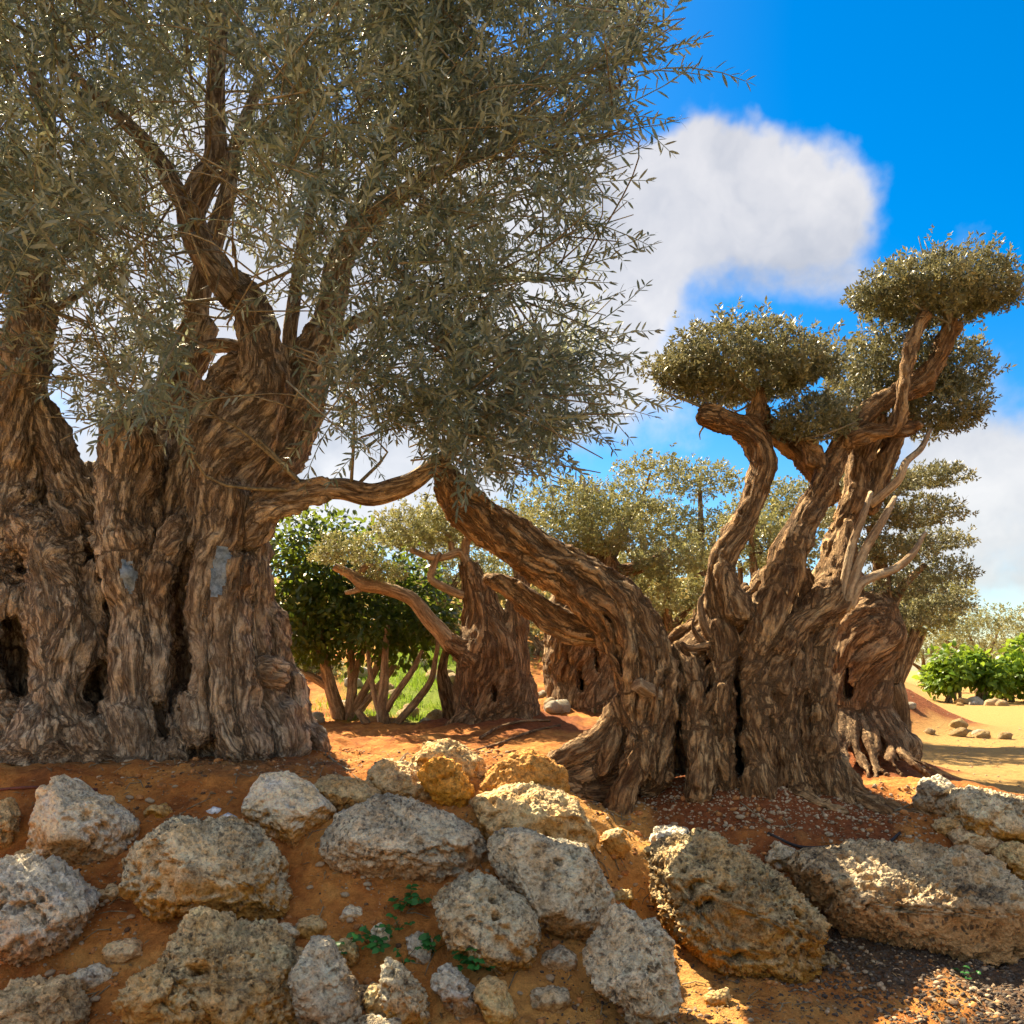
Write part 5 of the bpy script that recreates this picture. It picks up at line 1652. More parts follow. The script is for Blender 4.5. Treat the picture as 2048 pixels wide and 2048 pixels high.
def build_background():
    """cloud-pruned olives further off, each with its own trunk, limbs and pads"""
    specs = [  # label, Y, trunk px, [(pad px, py, rx, rz)]
        ("slim far olive with one flat parasol crown on a bare stem, against the blue sky", 15.0, (1298, 1190), [(1300, 938, 66, 26)]),
        ("far olive with a rounded topmost tuft above spreading pads, left of the rising limbs", 14.0, (1400, 1300), [(1400, 968, 74, 44), (1310, 1045, 80, 44), (1430, 1060, 60, 36), (1370, 1110, 90, 40)]),
        ("far olive with yellow-green pads filling the gap between the two rising limbs", 13.0, (1540, 1300), [(1565, 1005, 62, 48), (1500, 1035, 50, 40), (1540, 1085, 70, 40), (1590, 1075, 50, 40)]),
        ("shaded far olive with low pads behind the long bare limb", 15.0, (880, 1400), [(850, 1080, 80, 42), (960, 1110, 80, 40), (900, 1160, 90, 50), (1000, 1180, 70, 46), (880, 1240, 80, 40)]),
        ("far olive whose pale crown shows between the gnarled olive and the stout hollow trunk", 17.0, (1075, 1390), [(1060, 1230, 80, 50), (1090, 1300, 70, 40), (1130, 1200, 70, 50), (1040, 1150, 80, 40)]),
        ("far spreading olive with pale bare branches, above the red earth heap", 12.0, (1800, 1385), [(1800, 1225, 100, 40), (1860, 1190, 70, 40), (1745, 1255, 70, 40), (1850, 1250, 60, 26)]),
        ("olive with stacked pads right behind the bent limb of the leaning olive", 12.5, (1330, 1330), [(1255, 1130, 66, 28), (1335, 1165, 70, 26), (1290, 1215, 70, 28), (1385, 1200, 60, 26), (1240, 1195, 50, 24), (1340, 1255, 70, 26)]),
        ("olive with flat yellow-green tiers behind the fork of the rising limbs", 12.0, (1520, 1300), [(1480, 1120, 60, 24), (1545, 1140, 60, 24), (1500, 1055, 54, 24), (1600, 1110, 56, 24), (1630, 1040, 50, 24)]),
        ("low olive in the gap beside the stout hollow trunk", 14.0, (1090, 1390), [(1060, 1260, 60, 26), (1100, 1315, 56, 24), (1050, 1330, 46, 22)]),
        ("hazy grey-green olive on the far edge of the sandy field, behind the bright green bush", 34.0, (1960, 1375), [(1930, 1245, 70, 40), (2000, 1240, 60, 36), (1890, 1270, 50, 36), (1970, 1285, 90, 40)]),
        ("hazy far olive cut by the picture edge, behind the sandy field", 36.0, (2090, 1375), [(2070, 1250, 60, 40), (2130, 1270, 80, 50), (2060, 1300, 60, 36)]),
        ("dense dark far tree between the red earth heap and the lime green bush", 40.0, (1850, 1375), [(1840, 1290, 60, 36), (1880, 1300, 60, 40), (1810, 1310, 50, 30)]),
        ("low far tree filling the gap above the lime green bushes", 44.0, (1985, 1380), [(1950, 1305, 70, 36), (2010, 1300, 60, 40), (2050, 1320, 50, 30), (1900, 1325, 60, 26)]),
        ("far olive with brown stems behind the citrus tree", 13.0, (640, 1430), [(600, 1330, 70, 40), (680, 1360, 60, 30), (560, 1260, 60, 40)]),
        ("far olive with low pads behind the trunk of the leaning olive", 16.0, (1280, 1340), [(1250, 1150, 80, 50), (1300, 1220, 90, 44), (1230, 1260, 70, 40), (1180, 1130, 60, 40)]),
    ]
    r = np.random.default_rng(9)
    for k, (lab, Y, (tx, ty), pads) in enumerate(specs):
        x = (tx - 1024) / F * Y
        root = thing("olive_tree", lab, "tree", (x, Y, gz(x, Y)))
        z0 = gz(x, Y)
        top = at(tx, np.mean([p[1] for p in pads]), Y)
        fork = np.array([x + r.normal(0, .05), Y, z0 + (top[2] - z0) * .45])
        rt = .13 if len(pads) > 1 else .07
        loc = np.array(root.location)
        tube_obj("trunk", np.array([[x + .05, Y, z0 - .1, rt * 1.7], [x, Y, z0 + .15, rt * 1.1], [*(fork + np.array([.04, 0, -.15])), rt], [*fork, rt * .9]]), M["bark_far"], root, sides=14, step=.08, rough=.2, seed=k).location = -loc
        for j, (a, b, rx, rz) in enumerate(pads):
            yy = Y + r.uniform(-.5, .5)
            e = at(a, b + rz * .3, yy)
            m = (fork + e) / 2 + r.normal(0, .08, 3)
            tube_obj("limb", np.array([[*fork, rt * .75], [*m, rt * .5], [*e, rt * .25]]), M["bark_far"], root, sides=9, step=.1, rough=.08, seed=j).location = -loc
            n = int(np.clip(rx * rz / 3000 * 380, 170, 560))
            crown_part("crown", [px_pad(a, b, yy, rx * 1.08, rz * .86, n, 1.18 + Y / 20)], M["pad_leaf_far"], root, 600 + k * 10 + j)
    # bright green bushes beyond the sandy field
    for k, (lab, a, b, rx, rz, Y, n) in enumerate([
        ("bright lime green bush with broad leaves beyond the sandy field", 1905, 1338, 66, 62, 27, 1100),
        ("low lime green bush in the middle of the green row beyond the sandy field", 1962, 1345, 50, 48, 27, 900),
        ("lime green bush cut by the picture edge beyond the sandy field", 2062, 1340, 50, 58, 27, 700),
        ("lime green bush with upright shoots beside the slim trunks at the picture edge", 2012, 1332, 48, 68, 28, 800)]):
        c = at(a, b, Y)
        root = thing("bush", lab, "bush", (c[0], Y, gz(c[0], Y)), "green bushes beyond the field")
        rx_, rz_ = rx / F * Y, rz / F * Y
        rr = np.random.default_rng(70 + k)
        balls = [(c + np.array([rr.uniform(-.6, .6) * rx_, rr.uniform(-.5, .5), rr.uniform(-.45, .5) * rz_]), (rx_ * .5, .7, rz_ * .5)) for _ in range(9)]
        leafy_ball(root, balls, .24, .07, M["bright_leaf"], 72 + k, n // 6)
        z0 = gz(c[0], Y)
        for j in range(5):
            e = c + np.array([rr.uniform(-.5, .5) * rx_, 0, rr.uniform(-.2, .4) * rz_])
            tube_obj("stem", np.array([[c[0] + (j - 2) * .12, Y, z0 - .1, .05], [*((c + e) / 2 - np.array([0, 0, .3])), .04], [*e, .015]]), M["bark_smooth"], root, sides=7, step=.2, rough=.05).location = -np.array(root.location)


build_background()


# ------------------------------------------------------------------ boulders
def cube_sphere(n):
    t = np.tan(np.linspace(-math.pi / 4, math.pi / 4, n + 1))
    u, v = np.meshgrid(t, t, indexing="ij")
    one = np.ones_like(u)
    faces = [(one, u, v), (-one, v, u), (v, one, u), (u, -one, v), (u, v, one), (v, u, -one)]
    V, Q, o = [], [], 0
    i, j = np.meshgrid(np.arange(n), np.arange(n), indexing="ij")
    a = (i * (n + 1) + j).ravel()
    q = np.stack([a, a + n + 1, a + n + 2, a + 1], 1)
    for f in faces:
        P = np.stack([c.ravel() for c in f], 1)
        V.append(P / np.linalg.norm(P, axis=1)[:, None])
        Q.append(q + o)
        o += len(P)
    V, Q = np.vstack(V), np.vstack(Q)
    key = np.round(V * 1e5).astype(np.int64)
    _, first, inv = np.unique(key, axis=0, return_index=True, return_inverse=True)
    return V[first], inv.ravel()[Q]


_CS = {}


def rock(label, outline, material, depth=.75, planes=(), seed=0, res=44, pit=1.0, rough=1.0, sink=.10, dY=0.0, stain0=0.0, group=None, name="boulder", cat="boulder", tilt=0.0):
    """boulder from its outline as seen in the photograph, given real depth, facets, pits and a soil-stained foot"""
    res = int(res * .80)
    if res not in _CS:
        _CS[res] = cube_sphere(res)
    D, Q = _CS[res]
    O = np.array(outline, float)
    if name == "boulder":
        O = O.mean(0) + (O - O.mean(0)) * 1.06
    cx, cy = (O[:, 0].min() + O[:, 0].max()) / 2, (O[:, 1].min() + O[:, 1].max()) / 2
    W, Hh = np.ptp(O[:, 0]), np.ptp(O[:, 1])
    base = ground_hit(cx, O[:, 1].max() - sink * Hh)
    dm = depth * .5 * (W + Hh) * .5 / F * base[1]
    Yc = base[1] + dm * .45 + dY
    s = Yc / F
    ox, oz = (O[:, 0] - cx) * s, -(O[:, 1] - cy) * s
    # polar radius of the outline
    th = np.linspace(-math.pi, math.pi, 721)
    rad = np.zeros(721)
    m = len(ox)
    for i in range(m):
        ax, az, bx, bz = ox[i], oz[i], ox[(i + 1) % m], oz[(i + 1) % m]
        den = np.cos(th) * (bz - az) - np.sin(th) * (bx - ax)
        with np.errstate(divide="ignore", invalid="ignore"):
            t = (np.cos(th) * -az + np.sin(th) * ax) / den
            rr = np.where(np.abs(np.cos(th)) > .5, (ax + t * (bx - ax)) / np.cos(th), (az + t * (bz - az)) / np.sin(th))
        okk = (t >= -1e-6) & (t <= 1 + 1e-6) & (rr > 0)
        rad = np.where(okk, np.maximum(rad, rr), rad)
    rad[rad == 0] = rad.mean()
    kern = np.hanning(7)
    rad = np.convolve(np.concatenate([rad[-4:-1], rad, rad[1:4]]), kern / kern.sum(), "valid")
    a = np.arctan2(D[:, 2], D[:, 0])
    Rr = np.interp(a, th, rad)
    c = np.hypot(D[:, 0], D[:, 2])
    rho = np.minimum(1, c) ** .55
    V = np.stack([np.cos(a) * Rr * rho, np.sign(D[:, 1]) * np.abs(D[:, 1]) ** .8 * dm, np.sin(a) * Rr * rho], 1)
    if tilt:      # upper part leans back, like the faces of the stones in the bank
        V[:, 1] += tilt * V[:, 2]
    size = (W + Hh) * .25 * s
    r = np.random.default_rng(seed + 900)
    pl = [(np.array(nv, float), o) for (nv, o) in planes]
    for _ in range(6):
        nv = r.normal(size=3)
        nv[1] = -abs(nv[1]) if r.random() < .7 else nv[1]
        pl.append((nv, r.uniform(.74, .95)))
    for nv, o in pl:
        nv = nv / np.linalg.norm(nv)
        ext = (V @ nv).max()
        ex = V @ nv - ext * o
        V = V - nv * (np.where(ex > 0, ex, 0) * .93)[:, None]
    nrm = vnormals(V, Q)
    Pn = V / .30 + seed * 3.1
    big = fbm(Pn * 1.0, 3, seed)
    mid = fbm(Pn * 3.3, 3, seed + 4)
    f1, f2 = worley(Pn * 3.6 + .3 * np.stack([mid, big, mid], 1), seed)
    g1, g2 = worley(Pn * 8.5 + .3 * np.stack([big, mid, mid], 1), seed + 1)
    mask = smooth01((fbm(Pn * .9, 2, seed + 9) + .25) / .4)
    rid = 1 - 2 * np.abs(mid)
    fin = fbm(Pn * 9, 3, seed + 6)
    disp = .036 * big + .018 * mid + .016 * rid + .008 * fin
    pits = -.062 * smooth01((.38 - f1) / .20) * mask - .030 * smooth01((.45 - g1) / .28) * (.4 + .6 * mask) + .014 * smooth01((g2 - g1 - .05) / .3)
    V = V + nrm * ((disp * rough + pits * pit) * min(1.0, size / .2) ** .7)[:, None]
    zr = (V[:, 2] - V[:, 2].min()) / np.ptp(V[:, 2])
    nrm = vnormals(V, Q)
    stain = stain0 + .92 - zr * .85 - .5 * nrm[:, 2]
    o = link(name, mesh_np(name, V, Q, True, {"stain": stain, "pit": -pits * 30}, material))
    o.location = at(cx, cy, Yc)
    tag(o, label, cat, group)
    return o


TOP = lambda o, x=0, y=-.25: ((x, y, 1), o)       # flattish upper face tipped to the eye
LOW = lambda o, x=0: ((x, -.8, -.75), o)          # undercut front face
rock("pale pointed boulder with a white peaked top, below the huge trunk", [(119, 1559), (159, 1598), (204, 1604), (260, 1654), (249, 1699), (185, 1741), (106, 1726), (53, 1699), (58, 1641), (85, 1593)],
     M["rock_white"], .8, [((.5, -.8, .4), .75), ((-.5, -.8, .3), .72), LOW(.75)], 1, 46, .7, .55)
rock("white heavily pitted boulder cut by the picture edge, under the pale pointed boulder", [(0, 1726), (80, 1736), (138, 1768), (170, 1810), (148, 1874), (106, 1911), (0, 1930), (-60, 1900), (-66, 1768)],
     M["rock_white"], .8, [((.1, -1, .35), .8), LOW(.8)], 2, 48, 1.5)
rock("big rounded grey-brown boulder with two white pebbles behind its top", [(270, 1673), (297, 1654), (360, 1646), (456, 1649), (509, 1678), (557, 1736), (588, 1789), (583, 1816), (530, 1832), (472, 1855), (392, 1842), (318, 1810), (281, 1768), (268, 1715)],
     M["rock_grey"], .8, [((.25, -.7, .7), .72), ((-.4, -.9, .1), .72), LOW(.7)], 3, 64, 1.15, stain0=.08)
rock("blocky pale grey boulder with a sharp edge over an orange side, tilted on the bank", [(493, 1598), (525, 1556), (567, 1551), (610, 1572), (662, 1625), (631, 1657), (588, 1702), (541, 1678), (493, 1646)],
     M["rock_white"], .8, [((.25, -.55, .8), .58), ((-.45, -.8, -.45), .60), ((.8, -.6, -.4), .7)], 4, 46, .45, .5)
rock("small flat boulder with a pale patch, beside the blocky pale grey boulder", [(620, 1572), (652, 1559), (705, 1564), (758, 1585), (753, 1604), (710, 1625), (673, 1628), (631, 1593)],
     M["rock_warm"], .9, [TOP(.7)], 5, 34, .6)
rock("tan boulder with a knobbly end, at the sunny edge of the terrace", [(747, 1551), (768, 1527), (811, 1530), (859, 1551), (885, 1561), (880, 1582), (848, 1604), (795, 1593), (742, 1577)],
     M["rock_warm"], .8, [TOP(.75, .2)], 6, 38, .8, dY=.1)
rock("broad flat-topped grey slab boulder with orange underside, in the middle of the bank", [(633, 1662), (689, 1630), (753, 1598), (827, 1614), (896, 1641), (954, 1678), (980, 1726), (970, 1752), (901, 1768), (848, 1773), (768, 1752), (715, 1757), (662, 1715)],
     M["rock_grey"], .9, [((.1, -.62, .8), .55), ((-.1, -.75, -.7), .62), ((.7, -.7, .2), .75)], 7, 66, .9, .7, stain0=-.05)
rock("rough orange-red boulder glowing in the sun, next to the tan knobbly boulder", [(843, 1535), (890, 1519), (933, 1545), (943, 1593), (922, 1609), (885, 1606), (858, 1580)],
     M["rock_orange"], .8, [], 8, 34, 1.0)
rock("brownish rounded boulder behind the orange-red boulder", [(812, 1528), (830, 1505), (869, 1490), (912, 1488), (954, 1519), (968, 1556), (938, 1566), (850, 1565)],
     M["rock_warm"], .8, [], 9, 34, .8, dY=.12)
rock("domed orange boulder at the tips of the leaning olive's roots", [(967, 1572), (991, 1535), (1024, 1512), (1060, 1510), (1095, 1522), (1120, 1545), (1128, 1580), (1110, 1603), (1040, 1608), (980, 1602)],
     M["rock_orange"], .85, [], 10, 42, .7, stain0=.1)
rock("low sunlit yellowish boulder below the domed orange one", [(935, 1625), (955, 1597), (1018, 1582), (1079, 1582), (1140, 1601), (1183, 1635), (1180, 1704), (1100, 1694), (1050, 1672), (960, 1664)],
     M["rock_warm"], .9, [TOP(.7, .2)], 11, 46, .9)
rock("smooth-faced grey boulder with a dark hole near its top, on the sunny bank", [(975, 1690), (1010, 1668), (1060, 1672), (1110, 1690), (1170, 1700), (1195, 1750), (1217, 1790), (1205, 1830), (1180, 1870), (1130, 1882), (1080, 1860), (1040, 1810), (1010, 1760), (985, 1720)],
     M["rock_grey"], .85, [((.1, -.85, .5), .68), ((-.75, -.6, -.1), .75), LOW(.75)], 12, 60, .8, .55, stain0=-.1)
rock("dark grey crescent boulder overhanging the green weeds", [(868, 1805), (900, 1768), (950, 1762), (1000, 1775), (1040, 1810), (1065, 1860), (1075, 1910), (1065, 1945), (1035, 1965), (1000, 1945), (960, 1900), (905, 1880), (872, 1850)],
     M["rock_grey"], .75, [((.3, -.7, .7), .7), LOW(.72)], 13, 56, 1.0, stain0=-.08)
rock("upright boulder, black-speckled above and white below, at the foot of the bank", [(1178, 1925), (1195, 1880), (1230, 1825), (1260, 1822), (1310, 1850), (1332, 1880), (1330, 1950), (1340, 1990), (1322, 2055), (1295, 2065), (1265, 2035), (1240, 1990), (1200, 1960)],
     M["rock_grey"], .8, [((.6, -.8, .1), .7), ((-.5, -.75, .4), .7)], 14, 54, 1.1, stain0=-.3)
rock("large dark honeycombed boulder below the red mound", [(1300, 1730), (1315, 1690), (1370, 1672), (1440, 1690), (1490, 1720), (1560, 1770), (1620, 1830), (1635, 1860), (1610, 1905), (1590, 1950), (1560, 1962), (1490, 1950), (1420, 1930), (1370, 1880), (1325, 1810)],
     M["rock_dark"], .8, [((.2, -.7, .7), .66), ((-.5, -.85, .1), .75)], 15, 72, 1.7, stain0=.05)
rock("long layered slab boulder with orange flank, below the mound at the edge of the picture", [(1600, 1740), (1614, 1718), (1657, 1708), (1799, 1702), (1884, 1710), (1997, 1750), (2036, 1784), (2036, 1911), (1997, 1925), (1884, 1910), (1770, 1872), (1657, 1842), (1625, 1798)],
     M["rock_dark"], .8, [((.05, -.45, .9), .5), ((0, -1, .0), .72), ((-.3, -.7, -.7), .7)], 16, 74, 1.5, stain0=.38)
rock("big pitted brown boulder with an overhanging lip, at the bottom of the bank", [(324, 1872), (385, 1845), (433, 1847), (481, 1872), (520, 1866), (562, 1895), (597, 1949), (596, 2020), (570, 2070), (420, 2075), (385, 1990), (350, 1915)],
     M["rock_dark"], .85, [((.2, -.75, .65), .7), ((-.3, -.8, -.5), .75)], 17, 66, 1.5, stain0=.05)
rock("orange-brown knobbly rock leaning on the big pitted brown boulder", [(244, 1995), (289, 1943), (321, 1933), (360, 1965), (404, 2013), (412, 2068), (330, 2075), (280, 2035)],
     M["rock_warm"], .8, [], 18, 40, 1.3, dY=-.12, stain0=.2)
rock("upright grey rock with a pale cap, between the pitted brown boulder and the weeds", [(600, 1920), (625, 1890), (655, 1895), (680, 1930), (700, 1990), (722, 2055), (690, 2075), (620, 2068), (605, 1990)],
     M["rock_grey"], .8, [((.4, -.8, .3), .75)], 19, 44, .9, stain0=-.15)
rock("tan rock with a dark hole in the lower corner of the picture", [(-5, 1980), (60, 1968), (130, 1975), (155, 2010), (162, 2065), (0, 2080), (-36, 2030)],
     M["rock_warm"], .8, [TOP(.75)], 20, 40, 1.2)
rock("narrow pitted rock standing in the soil below the green weeds", [(772, 1925), (800, 1932), (832, 1985), (850, 2035), (832, 2068), (790, 2060), (768, 2010), (765, 1960)],
     M["rock_grey"], .7, [], 21, 34, 1.2, stain0=.05)
rock("small rugged rock half buried beside the narrow pitted rock", [(728, 1995), (745, 1975), (770, 1985), (790, 2025), (775, 2045), (740, 2030)], M["rock_warm"], .8, [], 22, 26, 1.2)
rock("rugged whitish rock below the crescent boulder", [(868, 1958), (892, 1940), (920, 1962), (962, 2018), (955, 2036), (905, 2024)], M["rock_white"], .8, [], 23, 32, 1.3)
rock("small orange-tinged block at the bottom, beside the rugged whitish rock", [(958, 1988), (980, 1966), (1005, 1972), (1030, 2030), (1025, 2060), (975, 2055)], M["rock_warm"], .8, [((.2, -.8, .5), .7)], 24, 32, .6)
rock("flat grey rock just showing at the bottom edge", [(672, 2048), (720, 2036), (790, 2046), (800, 2085), (680, 2090)], M["rock_grey"], .8, [TOP(.6)], 25, 28, .6)
rock("brown rock cut by the picture edge, beside the pale pointed boulder", [(-40, 1625), (8, 1600), (30, 1640), (22, 1690), (-30, 1705)], M["rock_warm"], .8, [], 26, 32, 1.0)
rock("small pale angular rock at the end of the long layered slab", [(1535, 1722), (1552, 1690), (1580, 1696), (1606, 1712), (1590, 1742), (1552, 1746)], M["rock_white"], .8, [], 27, 28, 1.0)
rock("pale flat rock leaning on top of the dark honeycombed boulder", [(1295, 1690), (1318, 1658), (1372, 1662), (1382, 1684), (1340, 1705), (1302, 1712)], M["rock_white"], .8, [], 28, 30, .7, dY=.05)
rock("brown earthy clod on the sunny soil beside the low yellowish boulder", [(1196, 1690), (1212, 1662), (1240, 1664), (1256, 1696), (1240, 1712), (1208, 1710)], M["rock_warm"], .8, [], 29, 26, .4, stain0=.5)
rock("grey angular boulder topping the rubble heap at the edge of the sandy field", [(1838, 1600), (1856, 1566), (1890, 1556), (1915, 1575), (1920, 1610), (1890, 1635), (1850, 1630)], M["rock_grey"], .9, [TOP(.7)], 30, 32, .5)
rock("broad broken grey boulder of the rubble heap, cut by the picture edge", [(1912, 1595), (1950, 1575), (2010, 1585), (2060, 1612), (2070, 1685), (2010, 1698), (1950, 1672), (1915, 1640)], M["rock_grey"], .9, [TOP(.75), ((.4, -.8, .2), .75)], 31, 46, .8)
rock("sunlit yellow stone lying below the rubble heap", [(1902, 1672), (1935, 1655), (1975, 1660), (2002, 1688), (1980, 1702), (1915, 1700)], M["rock_warm"], .9, [TOP(.65)], 32, 28, .5)
rock("brown flaky rock sloping down to the long layered slab", [(1905, 1718), (1930, 1700), (1975, 1720), (2035, 1775), (2060, 1800), (2000, 1772), (1930, 1745)], M["rock_warm"], .8, [], 33, 32, .9)
rock("small tan block of the rubble heap above the sunlit yellow stone", [(1862, 1650), (1890, 1635), (1925, 1645), (1930, 1668), (1890, 1678)], M["rock_warm"], .8, [], 34, 26, .8)
rock("pitted brown stone at the picture edge below the rubble heap", [(2000, 1712), (2030, 1690), (2070, 1700), (2075, 1770), (2040, 1765)], M["rock_warm"], .8, [], 35, 28, 1.0)
rock("short pale stone beside the green weeds", [(812, 1880), (838, 1868), (860, 1885), (872, 1925), (850, 1928), (822, 1905)], M["rock_white"], .8, [], 36, 26, 1.2)
rock("thin upright flake of rock above the green weeds", [(742, 1862), (760, 1850), (775, 1870), (768, 1905), (748, 1900)], M["rock_white"], .6, [], 37, 22, .5)
rock("broken tan stone in the soil left of the green weeds", [(660, 1890), (690, 1878), (712, 1895), (718, 1930), (690, 1925), (668, 1910)], M["rock_warm"], .7, [], 38, 26, 1.0)
_gaps = [(250, 1905, 40, "rock_warm", "beside the orange-brown knobbly rock"), (188, 1965, 46, "rock_white", "above the tan rock with a hole"), (628, 1855, 36, "rock_warm", "under the blocky pale boulder's slope, by the upright grey rock"),
         (570, 1868, 30, "rock_grey", "tucked below the big rounded grey-brown boulder"), (705, 1830, 26, "rock_white", "in the bare soil under the flat-topped slab"), (1012, 1935, 40, "rock_warm", "at the lower tip of the crescent boulder"),
         (1120, 1925, 44, "rock_grey", "between the smooth-faced grey boulder and the upright speckled one"), (222, 1790, 34, "rock_warm", "between the white pitted boulder and the rounded grey-brown one"), (940, 1690, 40, "rock_orange", "in the sun beside the broad flat slab"),
         (1240, 1800, 30, "rock_warm", "on the sunny strip above the upright speckled boulder"), (60, 1720, 36, "rock_warm", "wedged between the two white boulders at the picture edge"), (452, 1880, 30, "rock_grey", "in the crack above the big pitted brown boulder"),
         (1100, 2005, 44, "rock_grey", "low in the soil left of the upright speckled boulder"), (1440, 2000, 30, "rock_warm", "on the sunny strip below the honeycombed boulder"), (730, 1985, 34, "rock_grey", "beside the upright grey rock with a pale cap"),
         (1660, 1930, 40, "rock_dark", "in the dark gravel below the long layered slab"), (320, 1625, 30, "rock_warm", "on the terrace behind the rounded grey-brown boulder"), (1500, 1700, 34, "rock_warm", "at the foot of the red mound behind the honeycombed boulder")]
for k, (a, b, w, m_, where) in enumerate(_gaps):
    rr_ = np.random.default_rng(770 + k)
    n_ = 8
    ang = np.arange(n_) / n_ * 2 * math.pi + rr_.uniform(-.2, .2, n_)
    ol = [(a + math.cos(t) * w * rr_.uniform(.75, 1.15), b + math.sin(t) * w * .62 * rr_.uniform(.75, 1.15)) for t in ang]
    rock("half-buried stone " + where, ol, M[m_], .9, [], 80 + k, 20, 1.0, .8, .45, stain0=.25, name="stone", cat="stone")
for k, o_ in enumerate([[(412, 1628), (424, 1620), (442, 1624), (442, 1636), (424, 1639)], [(440, 1640), (455, 1633), (474, 1642), (472, 1652), (452, 1650)]]):
    o = rock(["rounded white pebble above the big grey-brown boulder, upper one of the pair", "rounded white pebble above the big grey-brown boulder, lower one of the pair"][k], o_, M["white_stone"], .9, [], 50 + k, 18, .15, .2, .0, name="pebble", cat="pebble", group="pair of white pebbles")
    o.location.z += .02


# ------------------------------------------------------------------ loose stones, gravel, litter
def pebble_templates(r, n=5, sub=1):
    out = []
    for k in range(n):
        if sub == 0:
            g = (1 + 5 ** .5) / 2
            D = np.array([(-1, g, 0), (1, g, 0), (-1, -g, 0), (1, -g, 0), (0, -1, g), (0, 1, g), (0, -1, -g), (0, 1, -g), (g, 0, -1), (g, 0, 1), (-g, 0, -1), (-g, 0, 1)]) / math.hypot(1, g)
            T = np.array([(0, 11, 5), (0, 5, 1), (0, 1, 7), (0, 7, 10), (0, 10, 11), (1, 5, 9), (5, 11, 4), (11, 10, 2), (10, 7, 6), (7, 1, 8), (3, 9, 4), (3, 4, 2), (3, 2, 6), (3, 6, 8), (3, 8, 9), (4, 9, 5), (2, 4, 11), (6, 2, 10), (8, 6, 7), (9, 8, 1)])
            V = D * np.array([1, r.uniform(.6, .9), r.uniform(.45, .7)]) * (1 + .3 * fbm(D * 1.6 + k * 9, 2, 90))[:, None]
            out.append((V, T, np.zeros(12)))
            continue
        D, Q = cube_sphere(2 + sub)
        V = D * np.array([1, r.uniform(.6, .9), r.uniform(.45, .7)]) * (1 + .25 * fbm(D * 1.6 + k * 9, 2, 90))[:, None]
        T = np.vstack([Q[:, [0, 1, 2]], Q[:, [0, 2, 3]]])
        out.append((V, T, np.zeros(len(V))))
    return out


